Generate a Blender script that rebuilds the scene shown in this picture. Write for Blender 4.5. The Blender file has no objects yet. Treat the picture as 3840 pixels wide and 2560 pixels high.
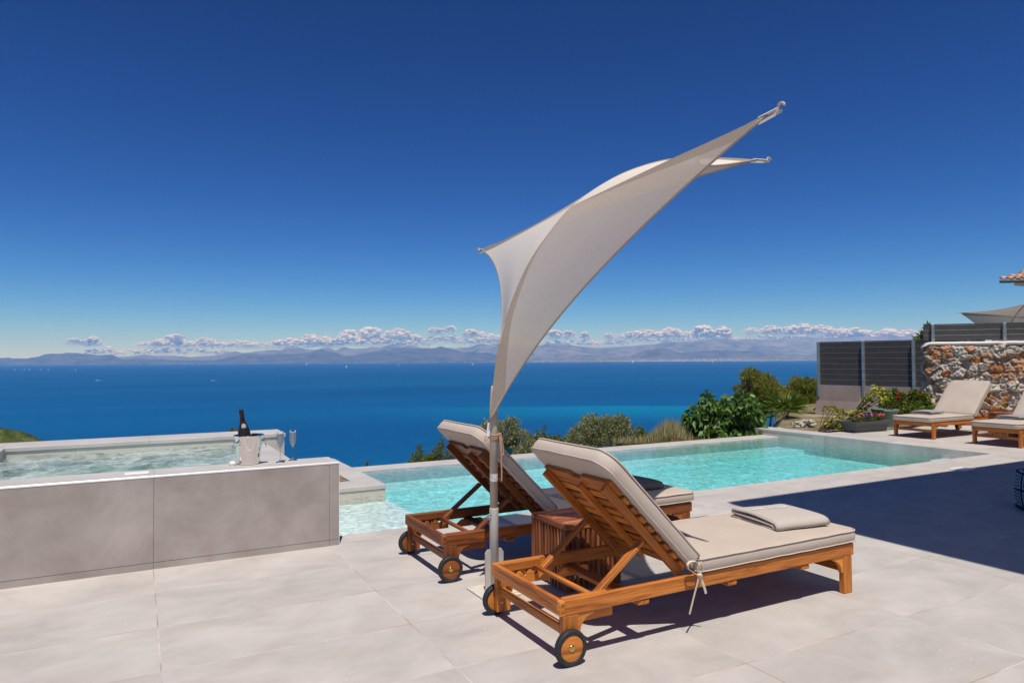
import bpy, math, random
import numpy as np
from mathutils import Vector, Matrix
from mathutils import noise as mn

random.seed(7)
rng = np.random.default_rng(11)
C = bpy.context.scene
COL = C.collection

# ------------------------------------------------------------------ camera, world, sun, exposure
YAW, PITCH, ROLL, FPX = 0.4946235735783256, 0.02531667383347717, -0.005633293319451521, 2606.8938
CAM = Vector((0, 0, 1.40))
_f = Vector((math.sin(YAW) * math.cos(PITCH), math.cos(YAW) * math.cos(PITCH), math.sin(PITCH)))
_r = Vector((math.cos(YAW), -math.sin(YAW), 0))
_u = _r.cross(_f)
CR = _r * math.cos(ROLL) + _u * math.sin(ROLL)
CU = CR.cross(_f)
CF = _f
cam_d = bpy.data.cameras.new('camera')
cam = bpy.data.objects.new('camera', cam_d)
COL.objects.link(cam)
cam.matrix_world = Matrix(((CR.x, CU.x, -CF.x, CAM.x), (CR.y, CU.y, -CF.y, CAM.y), (CR.z, CU.z, -CF.z, CAM.z), (0, 0, 0, 1)))
cam_d.sensor_width = 36
cam_d.lens = FPX / 3840 * 36
cam_d.clip_start = 0.05
cam_d.clip_end = 250000
C.camera = cam

SUN_DIR = Vector((0.14, 0.382, -1.0)).normalized()      # direction the light travels
SUN_EL = math.asin(-SUN_DIR.z)
SUN_AZ = math.atan2(-SUN_DIR.x, -SUN_DIR.y)
w = bpy.data.worlds.new('World')
C.world = w
w.use_nodes = True
wn = w.node_tree
wn.nodes.clear()
wo = wn.nodes.new('ShaderNodeOutputWorld')
bg = wn.nodes.new('ShaderNodeBackground')
sky = wn.nodes.new('ShaderNodeTexSky')
sky.sky_type = 'NISHITA'
sky.sun_disc = False
sky.sun_elevation = SUN_EL
sky.sun_rotation = SUN_AZ
sky.altitude = 1500
sky.air_density = 1.0
sky.dust_density = 0.0
sky.ozone_density = 7.0
bg.inputs['Strength'].default_value = 0.062
gm = wn.nodes.new('ShaderNodeGamma')
gm.inputs['Gamma'].default_value = 1.7
hs = wn.nodes.new('ShaderNodeHueSaturation')        # polarising filter: deeper, more saturated blue
hs.inputs['Saturation'].default_value = 1.18
hs.inputs['Value'].default_value = 0.555
wn.links.new(sky.outputs[0], hs.inputs['Color'])
wn.links.new(hs.outputs[0], gm.inputs[0])
wn.links.new(gm.outputs[0], bg.inputs['Color'])
wn.links.new(bg.outputs[0], wo.inputs[0])

sun_d = bpy.data.lights.new('sun', 'SUN')
sun_d.energy = 4.6
sun_d.angle = math.radians(0.53)
sun_d.color = (1.0, 0.955, 0.89)
sun = bpy.data.objects.new('sun', sun_d)
COL.objects.link(sun)
sun.rotation_euler = SUN_DIR.to_track_quat('-Z', 'Y').to_euler()
sun.location = (0, 0, 60)

C.view_settings.view_transform = 'Standard'
C.view_settings.look = 'None'
C.view_settings.exposure = 0.0
C.view_settings.gamma = 1.0
C.view_settings.use_curve_mapping = False
C.render.engine = 'CYCLES'
C.cycles.max_bounces = 8
C.cycles.diffuse_bounces = 3
C.cycles.glossy_bounces = 4
C.cycles.transmission_bounces = 6
C.cycles.transparent_max_bounces = 24
C.cycles.volume_bounces = 1
C.cycles.sample_clamp_indirect = 4.0
C.cycles.use_denoising = True


def ray(px, py):
    return CF + CR * ((px - 1920) / FPX) - CU * ((py - 1280) / FPX)


def at_z(px, py, z=0.0):
    d = ray(px, py)
    return CAM + d * ((z - CAM.z) / d.z)


def at_d(px, py, dist):
    return CAM + ray(px, py) * dist


# ------------------------------------------------------------------ materials
def nm(name):
    m = bpy.data.materials.new(name)
    m.use_nodes = True
    nt = m.node_tree
    nt.nodes.clear()
    out = nt.nodes.new('ShaderNodeOutputMaterial')
    return m, nt, out


def nd(nt, typ, ins=None, **props):
    n = nt.nodes.new(typ)
    for k, v in props.items():
        setattr(n, k, v)
    if ins:
        for k, v in ins.items():
            s = n.inputs[k]
            if isinstance(v, bpy.types.NodeSocket):
                nt.links.new(v, s)
            else:
                if isinstance(v, tuple) and len(v) == 3 and s.type == 'RGBA':
                    v = (*v, 1)
                s.default_value = v
    return n


def ramp(nt, fac, stops, interp='LINEAR'):
    n = nt.nodes.new('ShaderNodeValToRGB')
    cr = n.color_ramp
    cr.interpolation = interp
    while len(cr.elements) > 1:
        cr.elements.remove(cr.elements[-1])
    for i, (p, c) in enumerate(stops):
        e = cr.elements[0] if i == 0 else cr.elements.new(p)
        e.position = p
        e.color = (*c, 1) if len(c) == 3 else c
    nt.links.new(fac, n.inputs[0])
    return n.outputs[0]


def mth(nt, op, a, b=None, c=None, clamp=False):
    n = nt.nodes.new('ShaderNodeMath')
    n.operation = op
    n.use_clamp = clamp
    for i, v in enumerate((a, b, c)):
        if v is None:
            continue
        if isinstance(v, bpy.types.NodeSocket):
            nt.links.new(v, n.inputs[i])
        else:
            n.inputs[i].default_value = v
    return n.outputs[0]


def mixc(nt, fac, a, b, blend='MIX'):
    n = nt.nodes.new('ShaderNodeMix')
    n.data_type = 'RGBA'
    n.blend_type = blend
    for i, v in ((0, fac), (6, a), (7, b)):
        if isinstance(v, bpy.types.NodeSocket):
            nt.links.new(v, n.inputs[i])
        else:
            if isinstance(v, tuple) and len(v) == 3:
                v = (*v, 1)
            n.inputs[i].default_value = v
    return n.outputs[2]


def coords(nt, kind='Object', scale=(1, 1, 1)):
    if kind == 'gc':
        a = nd(nt, 'ShaderNodeAttribute', attribute_name='gc')
        v = a.outputs['Vector']
    elif kind == 'World':
        v = nd(nt, 'ShaderNodeNewGeometry').outputs['Position']
    else:
        v = nd(nt, 'ShaderNodeTexCoord').outputs[kind]
    return nd(nt, 'ShaderNodeMapping', {'Vector': v, 'Scale': scale}).outputs[0]


def noise(nt, vec, scale=5, detail=4, rough=.55, dist=0):
    return nd(nt, 'ShaderNodeTexNoise', {'Vector': vec, 'Scale': scale, 'Detail': detail, 'Roughness': rough, 'Distortion': dist}).outputs['Fac']


def principled(nt, out, col, rough=.6, spec=.3, metal=0.0, normal=None):
    ins = {'Base Color': col, 'Roughness': rough, 'Specular IOR Level': spec, 'Metallic': metal}
    if normal is not None:
        ins['Normal'] = normal
    b = nd(nt, 'ShaderNodeBsdfPrincipled', ins)
    nt.links.new(b.outputs[0], out.inputs['Surface'])
    return b


def bump(nt, h, strength=.2, dist=.01):
    return nd(nt, 'ShaderNodeBump', {'Height': h, 'Strength': strength, 'Distance': dist}).outputs[0]


def simple(name, col, rough=.6, spec=.3, metal=0.0, vary=.15, scale=6, bmp=0.0, bscale=60, kind='Object'):
    m, nt, out = nm(name)
    v = coords(nt, kind)
    c2 = tuple(max(0, x * (1 - vary)) for x in col)
    c1 = tuple(min(1, x * (1 + vary * .6)) for x in col)
    n = noise(nt, v, scale, 5)
    cc = ramp(nt, n, [(.3, c2), (.7, c1)])
    nrm = bump(nt, noise(nt, v, bscale, 3), bmp, .005) if bmp else None
    principled(nt, out, cc, rough, spec, metal, nrm)
    return m


def wood(name, dark, mid, light, rough=.5):
    m, nt, out = nm(name)
    v = coords(nt, 'gc', (1.6, 22, 22))
    n1 = noise(nt, v, 1.5, 6, .6, 1.2)
    v2 = coords(nt, 'gc', (4, 160, 160))
    n2 = noise(nt, v2, 1.0, 3)
    v3 = coords(nt, 'gc', (.5, 3, 3))
    n3 = noise(nt, v3, 1.0, 2)
    col = ramp(nt, n1, [(.24, tuple(x * .75 for x in dark)), (.36, dark), (.48, mid), (.70, light)])
    fine = ramp(nt, n2, [(.3, (.72, .70, .68)), (.6, (1.05, 1.05, 1.05))])
    col = mixc(nt, 1.0, col, fine, 'MULTIPLY')
    isl = nd(nt, 'ShaderNodeNewGeometry').outputs['Random Per Island']
    tone = ramp(nt, isl, [(0, (.66, .58, .52)), (.5, (1, 1, 1)), (1, (1.25, 1.32, 1.35))])
    col = mixc(nt, 1.0, col, tone, 'MULTIPLY')
    t2 = ramp(nt, n3, [(.35, (.85, .82, .8)), (.65, (1.1, 1.1, 1.1))])
    col = mixc(nt, 1.0, col, t2, 'MULTIPLY')
    principled(nt, out, col, rough, .35, 0, bump(nt, n2, .12, .002))
    return m


WOOD = wood('teak_orange', (.38, .110, .022), (.60, .205, .036), (.74, .29, .055))
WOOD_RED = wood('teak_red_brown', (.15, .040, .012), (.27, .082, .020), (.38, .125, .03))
WOOD_BOX = wood('teak_box', (.18, .052, .022), (.37, .125, .048), (.52, .20, .085))
RUBBER = simple('rubber', (.028, .03, .034), .55, .3, vary=.3, scale=30, bmp=.2)
BRASS = simple('brass', (.62, .45, .16), .3, .5, 1.0, vary=.25, scale=40)
STEEL = simple('galvanised', (.36, .42, .45), .42, .5, .55, vary=.25, scale=12)
BOLT = simple('bolt_steel', (.42, .36, .26), .35, .5, 1.0)


def fabric(name, col, scale=420, vary=.10):
    m, nt, out = nm(name)
    v = coords(nt, 'Object')
    n = noise(nt, v, 5, 4)
    cc = ramp(nt, n, [(.3, tuple(x * (1 - vary) for x in col)), (.7, col)])
    w1 = nd(nt, 'ShaderNodeTexVoronoi', {'Vector': v, 'Scale': scale}).outputs['Distance']
    w2 = noise(nt, v, 14, 3)
    w3 = mth(nt, 'ADD', mth(nt, 'MULTIPLY', w1, .35), mth(nt, 'MULTIPLY', w2, 1.5))
    fine = ramp(nt, noise(nt, coords(nt, 'Object', (1, .25, 1)), 260, 2), [(.3, (.93, .93, .93)), (.7, (1.04, 1.04, 1.04))])
    cc = mixc(nt, 1.0, cc, fine, 'MULTIPLY')
    principled(nt, out, cc, .85, .15, 0, bump(nt, w3, .25, .008))
    return m


CUSHION = fabric('cushion_fabric', (.53, .445, .375))
PIPING = fabric('piping_fabric', (.60, .50, .42))
CORD = fabric('cream_cord', (.70, .60, .47))
CORD_TAN = fabric('tan_cord', (.48, .31, .21))


def terry(name, col):
    m, nt, out = nm(name)
    v = coords(nt, 'Object')
    n = noise(nt, v, 240, 3, .7)
    cc = ramp(nt, n, [(.25, tuple(x * .72 for x in col)), (.6, col)])
    n2 = noise(nt, v, 7, 3)
    principled(nt, out, cc, .95, .05, 0, bump(nt, n, .8, .006))
    return m


TOWEL = terry('towel_beige_grey', (.58, .515, .46))
TOWEL_GREY = terry('towel_dark_grey', (.20, .185, .18))
TOWEL_LIGHT = terry('towel_light_grey', (.36, .345, .35))
WHITE_THREAD = simple('white_thread', (.8, .8, .8), .8, .1, vary=.05)


def deck_mat():
    m, nt, out = nm('porcelain_deck')
    p = nd(nt, 'ShaderNodeNewGeometry').outputs['Position']
    s = nd(nt, 'ShaderNodeSeparateXYZ', {0: p})
    X, Y = s.outputs[0], s.outputs[1]
    tx = mth(nt, 'DIVIDE', mth(nt, 'SUBTRACT', X, .106), 1.182)
    ty = mth(nt, 'DIVIDE', mth(nt, 'SUBTRACT', Y, 3.541), .6035)
    dx = mth(nt, 'MULTIPLY', mth(nt, 'PINGPONG', tx, .5), 1.182)
    dy = mth(nt, 'MULTIPLY', mth(nt, 'PINGPONG', ty, .5), .6035)
    dmin = mth(nt, 'MINIMUM', dx, dy)
    line = mth(nt, 'LESS_THAN', dmin, .0030)
    cell = nd(nt, 'ShaderNodeCombineXYZ', {0: mth(nt, 'FLOOR', tx), 1: mth(nt, 'FLOOR', ty)}).outputs[0]
    wn_ = nd(nt, 'ShaderNodeTexWhiteNoise', {0: cell}, noise_dimensions='2D').outputs['Value']
    v = nd(nt, 'ShaderNodeVectorMath', {0: p, 1: nd(nt, 'ShaderNodeVectorMath', {0: cell, 1: (7.3, 3.1, 0)}, operation='MULTIPLY').outputs[0]}, operation='ADD').outputs[0]
    vs = nd(nt, 'ShaderNodeMapping', {'Vector': v, 'Scale': (1.5, 2.0, 1)}).outputs[0]
    n1 = noise(nt, vs, 1.5, 8, .62, .4)
    base = ramp(nt, n1, [(.28, (.40, .368, .345)), (.5, (.475, .441, .415)), (.72, (.545, .510, .483))])
    tone = ramp(nt, wn_, [(0, (.955, .955, .955)), (1, (1.035, 1.03, 1.02))])
    base = mixc(nt, 1.0, base, tone, 'MULTIPLY')
    # scuffs and grains of lime: pale, in patches
    vf = nd(nt, 'ShaderNodeMapping', {'Vector': p, 'Scale': (26, 60, 1)}).outputs[0]
    sc = noise(nt, vf, .8, 6, .75)
    pt = noise(nt, nd(nt, 'ShaderNodeMapping', {'Vector': p, 'Scale': (.9, 1.4, 1)}).outputs[0], 1.6, 4)
    scf = mth(nt, 'MULTIPLY', ramp(nt, sc, [(.60, (0, 0, 0)), (.74, (1, 1, 1))]), ramp(nt, pt, [(.45, (0, 0, 0)), (.70, (1, 1, 1))]))
    base = mixc(nt, mth(nt, 'MULTIPLY', scf, .8), base, (.70, .69, .68))
    br = noise(nt, nd(nt, 'ShaderNodeMapping', {'Vector': p, 'Scale': (2.1, 5.5, 1), 'Location': (5, 2, 0)}).outputs[0], 1.3, 6, .6)
    base = mixc(nt, mth(nt, 'MULTIPLY', ramp(nt, br, [(.56, (0, 0, 0)), (.75, (1, 1, 1))]), .35), base, (.50, .40, .30))
    sp = nd(nt, 'ShaderNodeTexVoronoi', {'Vector': p, 'Scale': 9.0}).outputs['Distance']
    base = mixc(nt, mth(nt, 'LESS_THAN', sp, .035), base, (.74, .72, .70))
    gl = noise(nt, p, 3.0, 4)
    lc = ramp(nt, gl, [(.4, (.62, .56, .50)), (.6, (.33, .25, .18))])
    base = mixc(nt, mth(nt, 'MULTIPLY', line, .9), base, lc)
    n3 = noise(nt, p, 70, 4, .7)
    principled(nt, out, base, .62, .22, 0, bump(nt, n3, .10, .004))
    return m


DECK = deck_mat()


def slab_mat(name, lo, hi, scale=1.6, spots=True, jx=None):
    m, nt, out = nm(name)
    p = nd(nt, 'ShaderNodeNewGeometry').outputs['Position']
    n1 = noise(nt, p, scale, 9, .62, .3)
    base = ramp(nt, n1, [(.3, lo), (.7, hi)])
    if spots:
        sp = noise(nt, p, 55, 4, .75)
        base = mixc(nt, mth(nt, 'MULTIPLY', ramp(nt, sp, [(.62, (0, 0, 0)), (.75, (1, 1, 1))]), .35), base, (.55, .53, .52))
        rs = noise(nt, nd(nt, 'ShaderNodeMapping', {'Vector': p, 'Scale': (5, 5, 2.2), 'Location': (3, 0, 1)}).outputs[0], 1.5, 5)
        base = mixc(nt, mth(nt, 'MULTIPLY', ramp(nt, rs, [(.60, (0, 0, 0)), (.78, (1, 1, 1))]), .4), base, (.34, .22, .13))
    if jx is not None:
        s = nd(nt, 'ShaderNodeSeparateXYZ', {0: p})
        dx = mth(nt, 'MULTIPLY', mth(nt, 'PINGPONG', mth(nt, 'DIVIDE', mth(nt, 'SUBTRACT', s.outputs[0], jx[0]), jx[1]), .5), jx[1])
        base = mixc(nt, mth(nt, 'MULTIPLY', mth(nt, 'LESS_THAN', dx, .0018), .7), base, (.24, .21, .19))
    n3 = noise(nt, p, 90, 4, .7)
    principled(nt, out, base, .55, .3, 0, bump(nt, n3, .12, .004))
    return m


PANEL = slab_mat('grey_porcelain_panel', (.30, .255, .228), (.475, .415, .375), 2.2)
COPING = slab_mat('coping_tile', (.44, .41, .385), (.55, .52, .49), 2.2, False, (.11, 1.182))
WALLTILE = slab_mat('pool_wall_tile', (.50, .46, .41), (.58, .54, .48), 2.5, False, (.4, .9))
POOLTILE = slab_mat('pool_floor_tile', (.84, .82, .79), (.93, .91, .88), 1.2, False)
TRIM = simple('metal_trim', (.90, .90, .90), .3, .5, .15, vary=.03)
PAINT = simple('cream_paint', (.66, .62, .53), .45, .4, vary=.08, scale=20, bmp=.05)
PAINT_POLE = simple('beige_pole_paint', (.46, .395, .305), .4, .45, vary=.10, scale=16)
PAINT_OLD = simple('grey_sleeve_paint', (.50, .465, .415), .45, .4, vary=.10, scale=14)
WORN = simple('worn_band', (.60, .57, .53), .7, .2, vary=.35, scale=70)
CONCRETE = slab_mat('footing_concrete', (.30, .225, .195), (.42, .345, .31), 2.2, False)
FENCE = simple('composite_board', (.078, .071, .072), .65, .25, vary=.18, scale=9, kind='gc')
WHITEWALL = simple('white_render', (.72, .70, .66), .8, .2, vary=.06, scale=3)
PLASTIC_GREY = simple('planter_plastic', (.085, .088, .098), .45, .35, vary=.1, scale=8)
PLASTIC_GREEN = simple('green_plastic', (.14, .20, .165), .45, .35, vary=.12, scale=8)
SOIL = simple('soil', (.06, .04, .028), .95, .1, vary=.5, scale=30)
WHITE_PLASTIC = simple('white_plastic', (.80, .79, .76), .35, .4, vary=.03)


def water_mat(name, absorb, dens, ior, rscale, rstr, cscale, cstr, foam=0.0):
    m, nt, out = nm(name)
    p = nd(nt, 'ShaderNodeNewGeometry').outputs['Position']
    pm = nd(nt, 'ShaderNodeMapping', {'Vector': p, 'Scale': (1, 1, 1), 'Rotation': (0, 0, .5)}).outputs[0]
    warp = nd(nt, 'ShaderNodeTexNoise', {'Vector': pm, 'Scale': rscale * .5, 'Detail': 3}).outputs['Color']
    pw = nd(nt, 'ShaderNodeVectorMath', {0: pm, 1: nd(nt, 'ShaderNodeVectorMath', {0: warp, 'Scale': .55}, operation='SCALE').outputs[0]}, operation='ADD').outputs[0]
    n1 = noise(nt, pw, rscale, 4, .55)
    n2 = noise(nt, nd(nt, 'ShaderNodeMapping', {'Vector': pw, 'Scale': (1, 2.2, 1)}).outputs[0], rscale * 2.4, 3, .5)
    h = mth(nt, 'ADD', n1, mth(nt, 'MULTIPLY', n2, .5))
    nrm = bump(nt, h, rstr, .05)
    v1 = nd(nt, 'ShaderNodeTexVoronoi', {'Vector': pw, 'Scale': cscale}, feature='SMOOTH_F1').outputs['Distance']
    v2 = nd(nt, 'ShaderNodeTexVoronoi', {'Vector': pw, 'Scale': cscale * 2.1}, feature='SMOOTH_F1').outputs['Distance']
    ca = ramp(nt, mth(nt, 'ADD', mth(nt, 'MULTIPLY', v1, .6), mth(nt, 'MULTIPLY', v2, .4)), [(.12, (1 - cstr,) * 3), (.42, (1 - cstr * .35,) * 3), (.62, (1, 1, 1))])  # caustic light drawn as a cell pattern into the transparent colour
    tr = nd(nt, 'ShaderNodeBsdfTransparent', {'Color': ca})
    gl = nd(nt, 'ShaderNodeBsdfGlossy', {'Color': (1, 1, 1), 'Roughness': .03, 'Normal': nrm})
    fr = nd(nt, 'ShaderNodeFresnel', {'IOR': ior, 'Normal': nrm})
    mx = nd(nt, 'ShaderNodeMixShader', {0: fr.outputs[0], 1: tr.outputs[0], 2: gl.outputs[0]})
    last = mx.outputs[0]
    if foam:
        fo = noise(nt, pw, 3.2, 6, .7, 1.0)
        fk = mth(nt, 'MULTIPLY', ramp(nt, fo, [(.40, (.12, .12, .12)), (.70, (1, 1, 1))]), foam)
        df = nd(nt, 'ShaderNodeBsdfDiffuse', {'Color': (.80, .86, .86)})
        last = nd(nt, 'ShaderNodeMixShader', {0: fk, 1: last, 2: df.outputs[0]}).outputs[0]
    nt.links.new(last, out.inputs['Surface'])
    va = nd(nt, 'ShaderNodeVolumeAbsorption', {'Color': absorb, 'Density': dens})
    nt.links.new(va.outputs[0], out.inputs['Volume'])
    return m


POOLWATER = water_mat('pool_water', (.34, .955, .965), 1.0, 1.15, 4.5, .3, 15.0, .50)
TUBWATER = water_mat('tub_water', (.55, .93, .88), 1.0, 1.10, 5.0, .4, 12.0, .25, .45)


def leaf_mat(name, cols, trans=.25, rough=.5, spec=.25):
    m, nt, out = nm(name)
    isl = nd(nt, 'ShaderNodeNewGeometry').outputs['Random Per Island']
    n = len(cols)
    c = ramp(nt, isl, [(i / max(1, n - 1), cc) for i, cc in enumerate(cols)])
    b = nd(nt, 'ShaderNodeBsdfPrincipled', {'Base Color': c, 'Roughness': rough, 'Specular IOR Level': spec})
    t = nd(nt, 'ShaderNodeBsdfTranslucent', {'Color': mixc(nt, .5, c, (.25, .35, .03))})
    mx = nd(nt, 'ShaderNodeMixShader', {0: trans, 1: b.outputs[0], 2: t.outputs[0]})
    nt.links.new(mx.outputs[0], out.inputs['Surface'])
    return m


OLIVE = leaf_mat('olive_leaf', [(.12, .135, .05), (.21, .225, .105), (.33, .34, .20), (.24, .25, .09), (.42, .42, .29)])
SHRUB = leaf_mat('shrub_leaf', [(.05, .075, .012), (.10, .14, .022), (.17, .20, .03), (.23, .23, .04)])
PINE = leaf_mat('pine_needles', [(.09, .11, .016), (.17, .185, .025), (.26, .26, .045), (.33, .31, .08)])
FIG = leaf_mat('fig_leaf', [(.035, .085, .02), (.07, .15, .028), (.12, .22, .045), (.19, .29, .07)], .25, .38, .4)
PALM = leaf_mat('palm_leaf', [(.06, .11, .014), (.12, .19, .022), (.21, .29, .045)], .25, .4, .35)
VARIEG = leaf_mat('variegated_leaf', [(.10, .15, .015), (.24, .26, .02), (.42, .38, .03), (.60, .50, .06)], .25, .4, .35)
ROSELEAF = leaf_mat('rose_leaf', [(.04, .075, .012), (.085, .15, .02), (.15, .22, .035), (.24, .28, .05)])
DRYGRASS = leaf_mat('dry_grass', [(.28, .22, .09), (.40, .33, .16), (.50, .43, .24), (.20, .20, .06)], .2, .7, .1)
PETAL_RED = leaf_mat('red_petal', [(.55, .015, .02), (.75, .04, .05), (.40, .01, .02)], .2)
PETAL_PINK = leaf_mat('pink_petal', [(.62, .03, .16), (.75, .35, .48), (.70, .10, .22)], .2)
PETAL_PURPLE = leaf_mat('purple_petal', [(.06, .01, .20), (.12, .02, .38), (.03, .008, .10)], .2)
PETAL_MIX = leaf_mat('red_white_petal', [(.75, .03, .05), (.70, .05, .08), (.80, .55, .58)], .2)
BARK = simple('bark', (.12, .085, .06), .9, .1, vary=.4, scale=20, bmp=.3)
STEM_M = simple('green_stem', (.10, .12, .03), .7, .2, vary=.3, scale=20)


# ------------------------------------------------------------------ mesh building
class G:
    def __init__(s):
        s.v, s.f, s.g, s.sm, s.mi = [], [], [], [], []

    def add(s, vs, fs, gs=None, smooth=False, mi=0):
        o = len(s.v)
        s.v += [tuple(x) for x in vs]
        if gs is None:
            gs = [(x[0], x[1], x[2]) for x in vs]
        s.g += [tuple(x) for x in gs]
        for f in fs:
            s.f.append(tuple(i + o for i in f))
            s.sm.append(smooth)
            s.mi.append(mi)

    def box(s, c, size, R=None, ax=0, bev=.003, mi=0):
        h = [x / 2 for x in size]
        e = min(bev, .45 * min(h) * 2 * .5)
        off = [random.uniform(0, 40) for _ in range(3)]
        idx, vs, gs = {}, [], []
        for sx in (-1, 1):
            for sy in (-1, 1):
                for sz in (-1, 1):
                    for k in range(3):
                        p = [sx * h[0], sy * h[1], sz * h[2]]
                        for q in range(3):
                            if q != k:
                                p[q] -= e * (sx, sy, sz)[q]
                        idx[(sx, sy, sz, k)] = len(vs)
                        vs.append(p)
                        o = [p[ax], p[(ax + 1) % 3], p[(ax + 2) % 3]]
                        gs.append([o[i] + off[i] for i in range(3)])
        fs = []
        sg = (-1, 1)

        def key(k, sk, i, si, j, sj, t):
            z = [0, 0, 0]
            z[k], z[i], z[j] = sk, si, sj
            return idx[(z[0], z[1], z[2], t)]
        for k in range(3):
            i, j = (k + 1) % 3, (k + 2) % 3
            for sk in sg:
                q = [key(k, sk, i, a, j, b, k) for a, b in ((-1, -1), (1, -1), (1, 1), (-1, 1))]
                fs.append(q if sk > 0 else q[::-1])
            for si in sg:
                for sj in sg:
                    q = [key(k, -1, i, si, j, sj, i), key(k, 1, i, si, j, sj, i), key(k, 1, i, si, j, sj, j), key(k, -1, i, si, j, sj, j)]
                    fs.append(q if si * sj < 0 else q[::-1])
        for sx in sg:
            for sy in sg:
                for sz in sg:
                    q = [idx[(sx, sy, sz, k)] for k in range(3)]
                    fs.append(q if sx * sy * sz > 0 else q[::-1])
        if R is not None:
            vs = [tuple(R @ Vector(p) + Vector(c)) for p in vs]
        else:
            vs = [(p[0] + c[0], p[1] + c[1], p[2] + c[2]) for p in vs]
        s.add(vs, fs, gs, False, mi)
        return s

    def bx(s, x0, x1, y0, y1, z0, z1, ax=0, bev=.003, mi=0):
        return s.box(((x0 + x1) / 2, (y0 + y1) / 2, (z0 + z1) / 2), (x1 - x0, y1 - y0, z1 - z0), None, ax, bev, mi)

    def beam(s, p0, p1, wd, ht, up=(0, 0, 1), bev=.003, mi=0):
        p0, p1 = Vector(p0), Vector(p1)
        x = (p1 - p0).normalized()
        y = Vector(up).cross(x).normalized()
        z = x.cross(y)
        R = Matrix((x, y, z)).transposed()
        return s.box((p0 + p1) / 2, ((p1 - p0).length, wd, ht), R, 0, bev, mi)

    def tube(s, pts, r, seg=8, closed=False, caps=True, mi=0, smooth=True):
        pts = [Vector(p) for p in pts]
        n = len(pts)
        rs = r if isinstance(r, (list, tuple)) else [r] * n
        tang = []
        for i in range(n):
            a = pts[(i - 1) % n] if (closed or i > 0) else pts[i]
            b = pts[(i + 1) % n] if (closed or i < n - 1) else pts[i]
            t = b - a
            tang.append(t.normalized() if t.length > 1e-9 else Vector((0, 0, 1)))
        ref = Vector((0, 0, 1)) if abs(tang[0].z) < .9 else Vector((1, 0, 0))
        nrm = (ref - tang[0] * ref.dot(tang[0])).normalized()
        vs, gs = [], []
        off = random.uniform(0, 30)
        L = off
        for i in range(n):
            if i:
                L += (pts[i] - pts[i - 1]).length
                nrm = (nrm - tang[i] * nrm.dot(tang[i]))
                nrm = nrm.normalized() if nrm.length > 1e-6 else tang[i].orthogonal().normalized()
            bi = tang[i].cross(nrm)
            for k in range(seg):
                a = 2 * math.pi * k / seg
                o = nrm * (math.cos(a) * rs[i]) + bi * (math.sin(a) * rs[i])
                vs.append(tuple(pts[i] + o))
                gs.append((L, off + math.cos(a) * rs[i], math.sin(a) * rs[i]))
        fs = []
        for i in range(n if closed else n - 1):
            j = (i + 1) % n
            for k in range(seg):
                k2 = (k + 1) % seg
                fs.append((i * seg + k, i * seg + k2, j * seg + k2, j * seg + k))
        s.add(vs, fs, gs, smooth, mi)
        if caps and not closed:
            o = len(s.v) - n * seg
            s.f.append(tuple(o + k for k in range(seg))[::-1]); s.sm.append(False); s.mi.append(mi)
            s.f.append(tuple(o + (n - 1) * seg + k for k in range(seg))); s.sm.append(False); s.mi.append(mi)
        return s

    def loft(s, rings, cap0=True, cap1=True, smooth=True, mi=0, gs=None):
        n, k = len(rings), len(rings[0])
        vs = [p for r in rings for p in r]
        fs = []
        for i in range(n - 1):
            for a in range(k):
                b = (a + 1) % k
                fs.append((i * k + a, i * k + b, (i + 1) * k + b, (i + 1) * k + a))
        if cap0:
            fs.append(tuple(range(k))[::-1])
        if cap1:
            fs.append(tuple((n - 1) * k + a for a in range(k)))
        s.add(vs, fs, gs, smooth, mi)
        return s

    def lathe(s, prof, seg=32, M=None, cap0=True, cap1=True, mi=0):
        M = M or Matrix.Identity(4)
        rings = [[tuple(M @ Vector((r * math.cos(2 * math.pi * a / seg), r * math.sin(2 * math.pi * a / seg), z))) for a in range(seg)] for r, z in prof]
        return s.loft(rings, cap0, cap1, True, mi)

    def prism(s, poly, h, M=None, mi=0, smooth=False):
        """poly in local xy, extruded along +z by h, grain along local x"""
        M = M or Matrix.Identity(4)
        n = len(poly)
        off = [random.uniform(0, 40) for _ in range(3)]
        loc = [(a, b, 0) for a, b in poly] + [(a, b, h) for a, b in poly]
        vs = [tuple(M @ Vector(p)) for p in loc]
        gs = [tuple(p[i] + off[i] for i in range(3)) for p in loc]
        fs = [tuple(range(n))[::-1], tuple(range(n, 2 * n))] + [(i, (i + 1) % n, (i + 1) % n + n, i + n) for i in range(n)]
        s.add(vs, fs, gs, smooth, mi)
        return s

    def grid(s, P, mi=0, smooth=True, gs=None):
        """P: array (n, m, 3)"""
        n, m = P.shape[:2]
        vs = P.reshape(-1, 3).tolist()
        fs = [(i * m + j, i * m + j + 1, (i + 1) * m + j + 1, (i + 1) * m + j) for i in range(n - 1) for j in range(m - 1)]
        s.add(vs, fs, gs, smooth, mi)
        return s

    def build(s, name, mats, parent=None, fix=True):
        me = bpy.data.meshes.new(name)
        me.from_pydata(s.v, [], s.f)
        if not isinstance(mats, (list, tuple)):
            mats = [mats]
        for m in mats:
            me.materials.append(m)
        me.polygons.foreach_set('use_smooth', s.sm)
        me.polygons.foreach_set('material_index', s.mi)
        a = me.attributes.new('gc', 'FLOAT_VECTOR', 'POINT')
        a.data.foreach_set('vector', [c for g in s.g for c in g])
        me.update()
        if fix:
            import bmesh
            bm = bmesh.new()
            bm.from_mesh(me)
            bmesh.ops.recalc_face_normals(bm, faces=bm.faces)
            bm.to_mesh(me)
            bm.free()
        o = bpy.data.objects.new(name, me)
        COL.objects.link(o)
        if parent is not None:
            o.parent = parent
        return o


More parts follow.
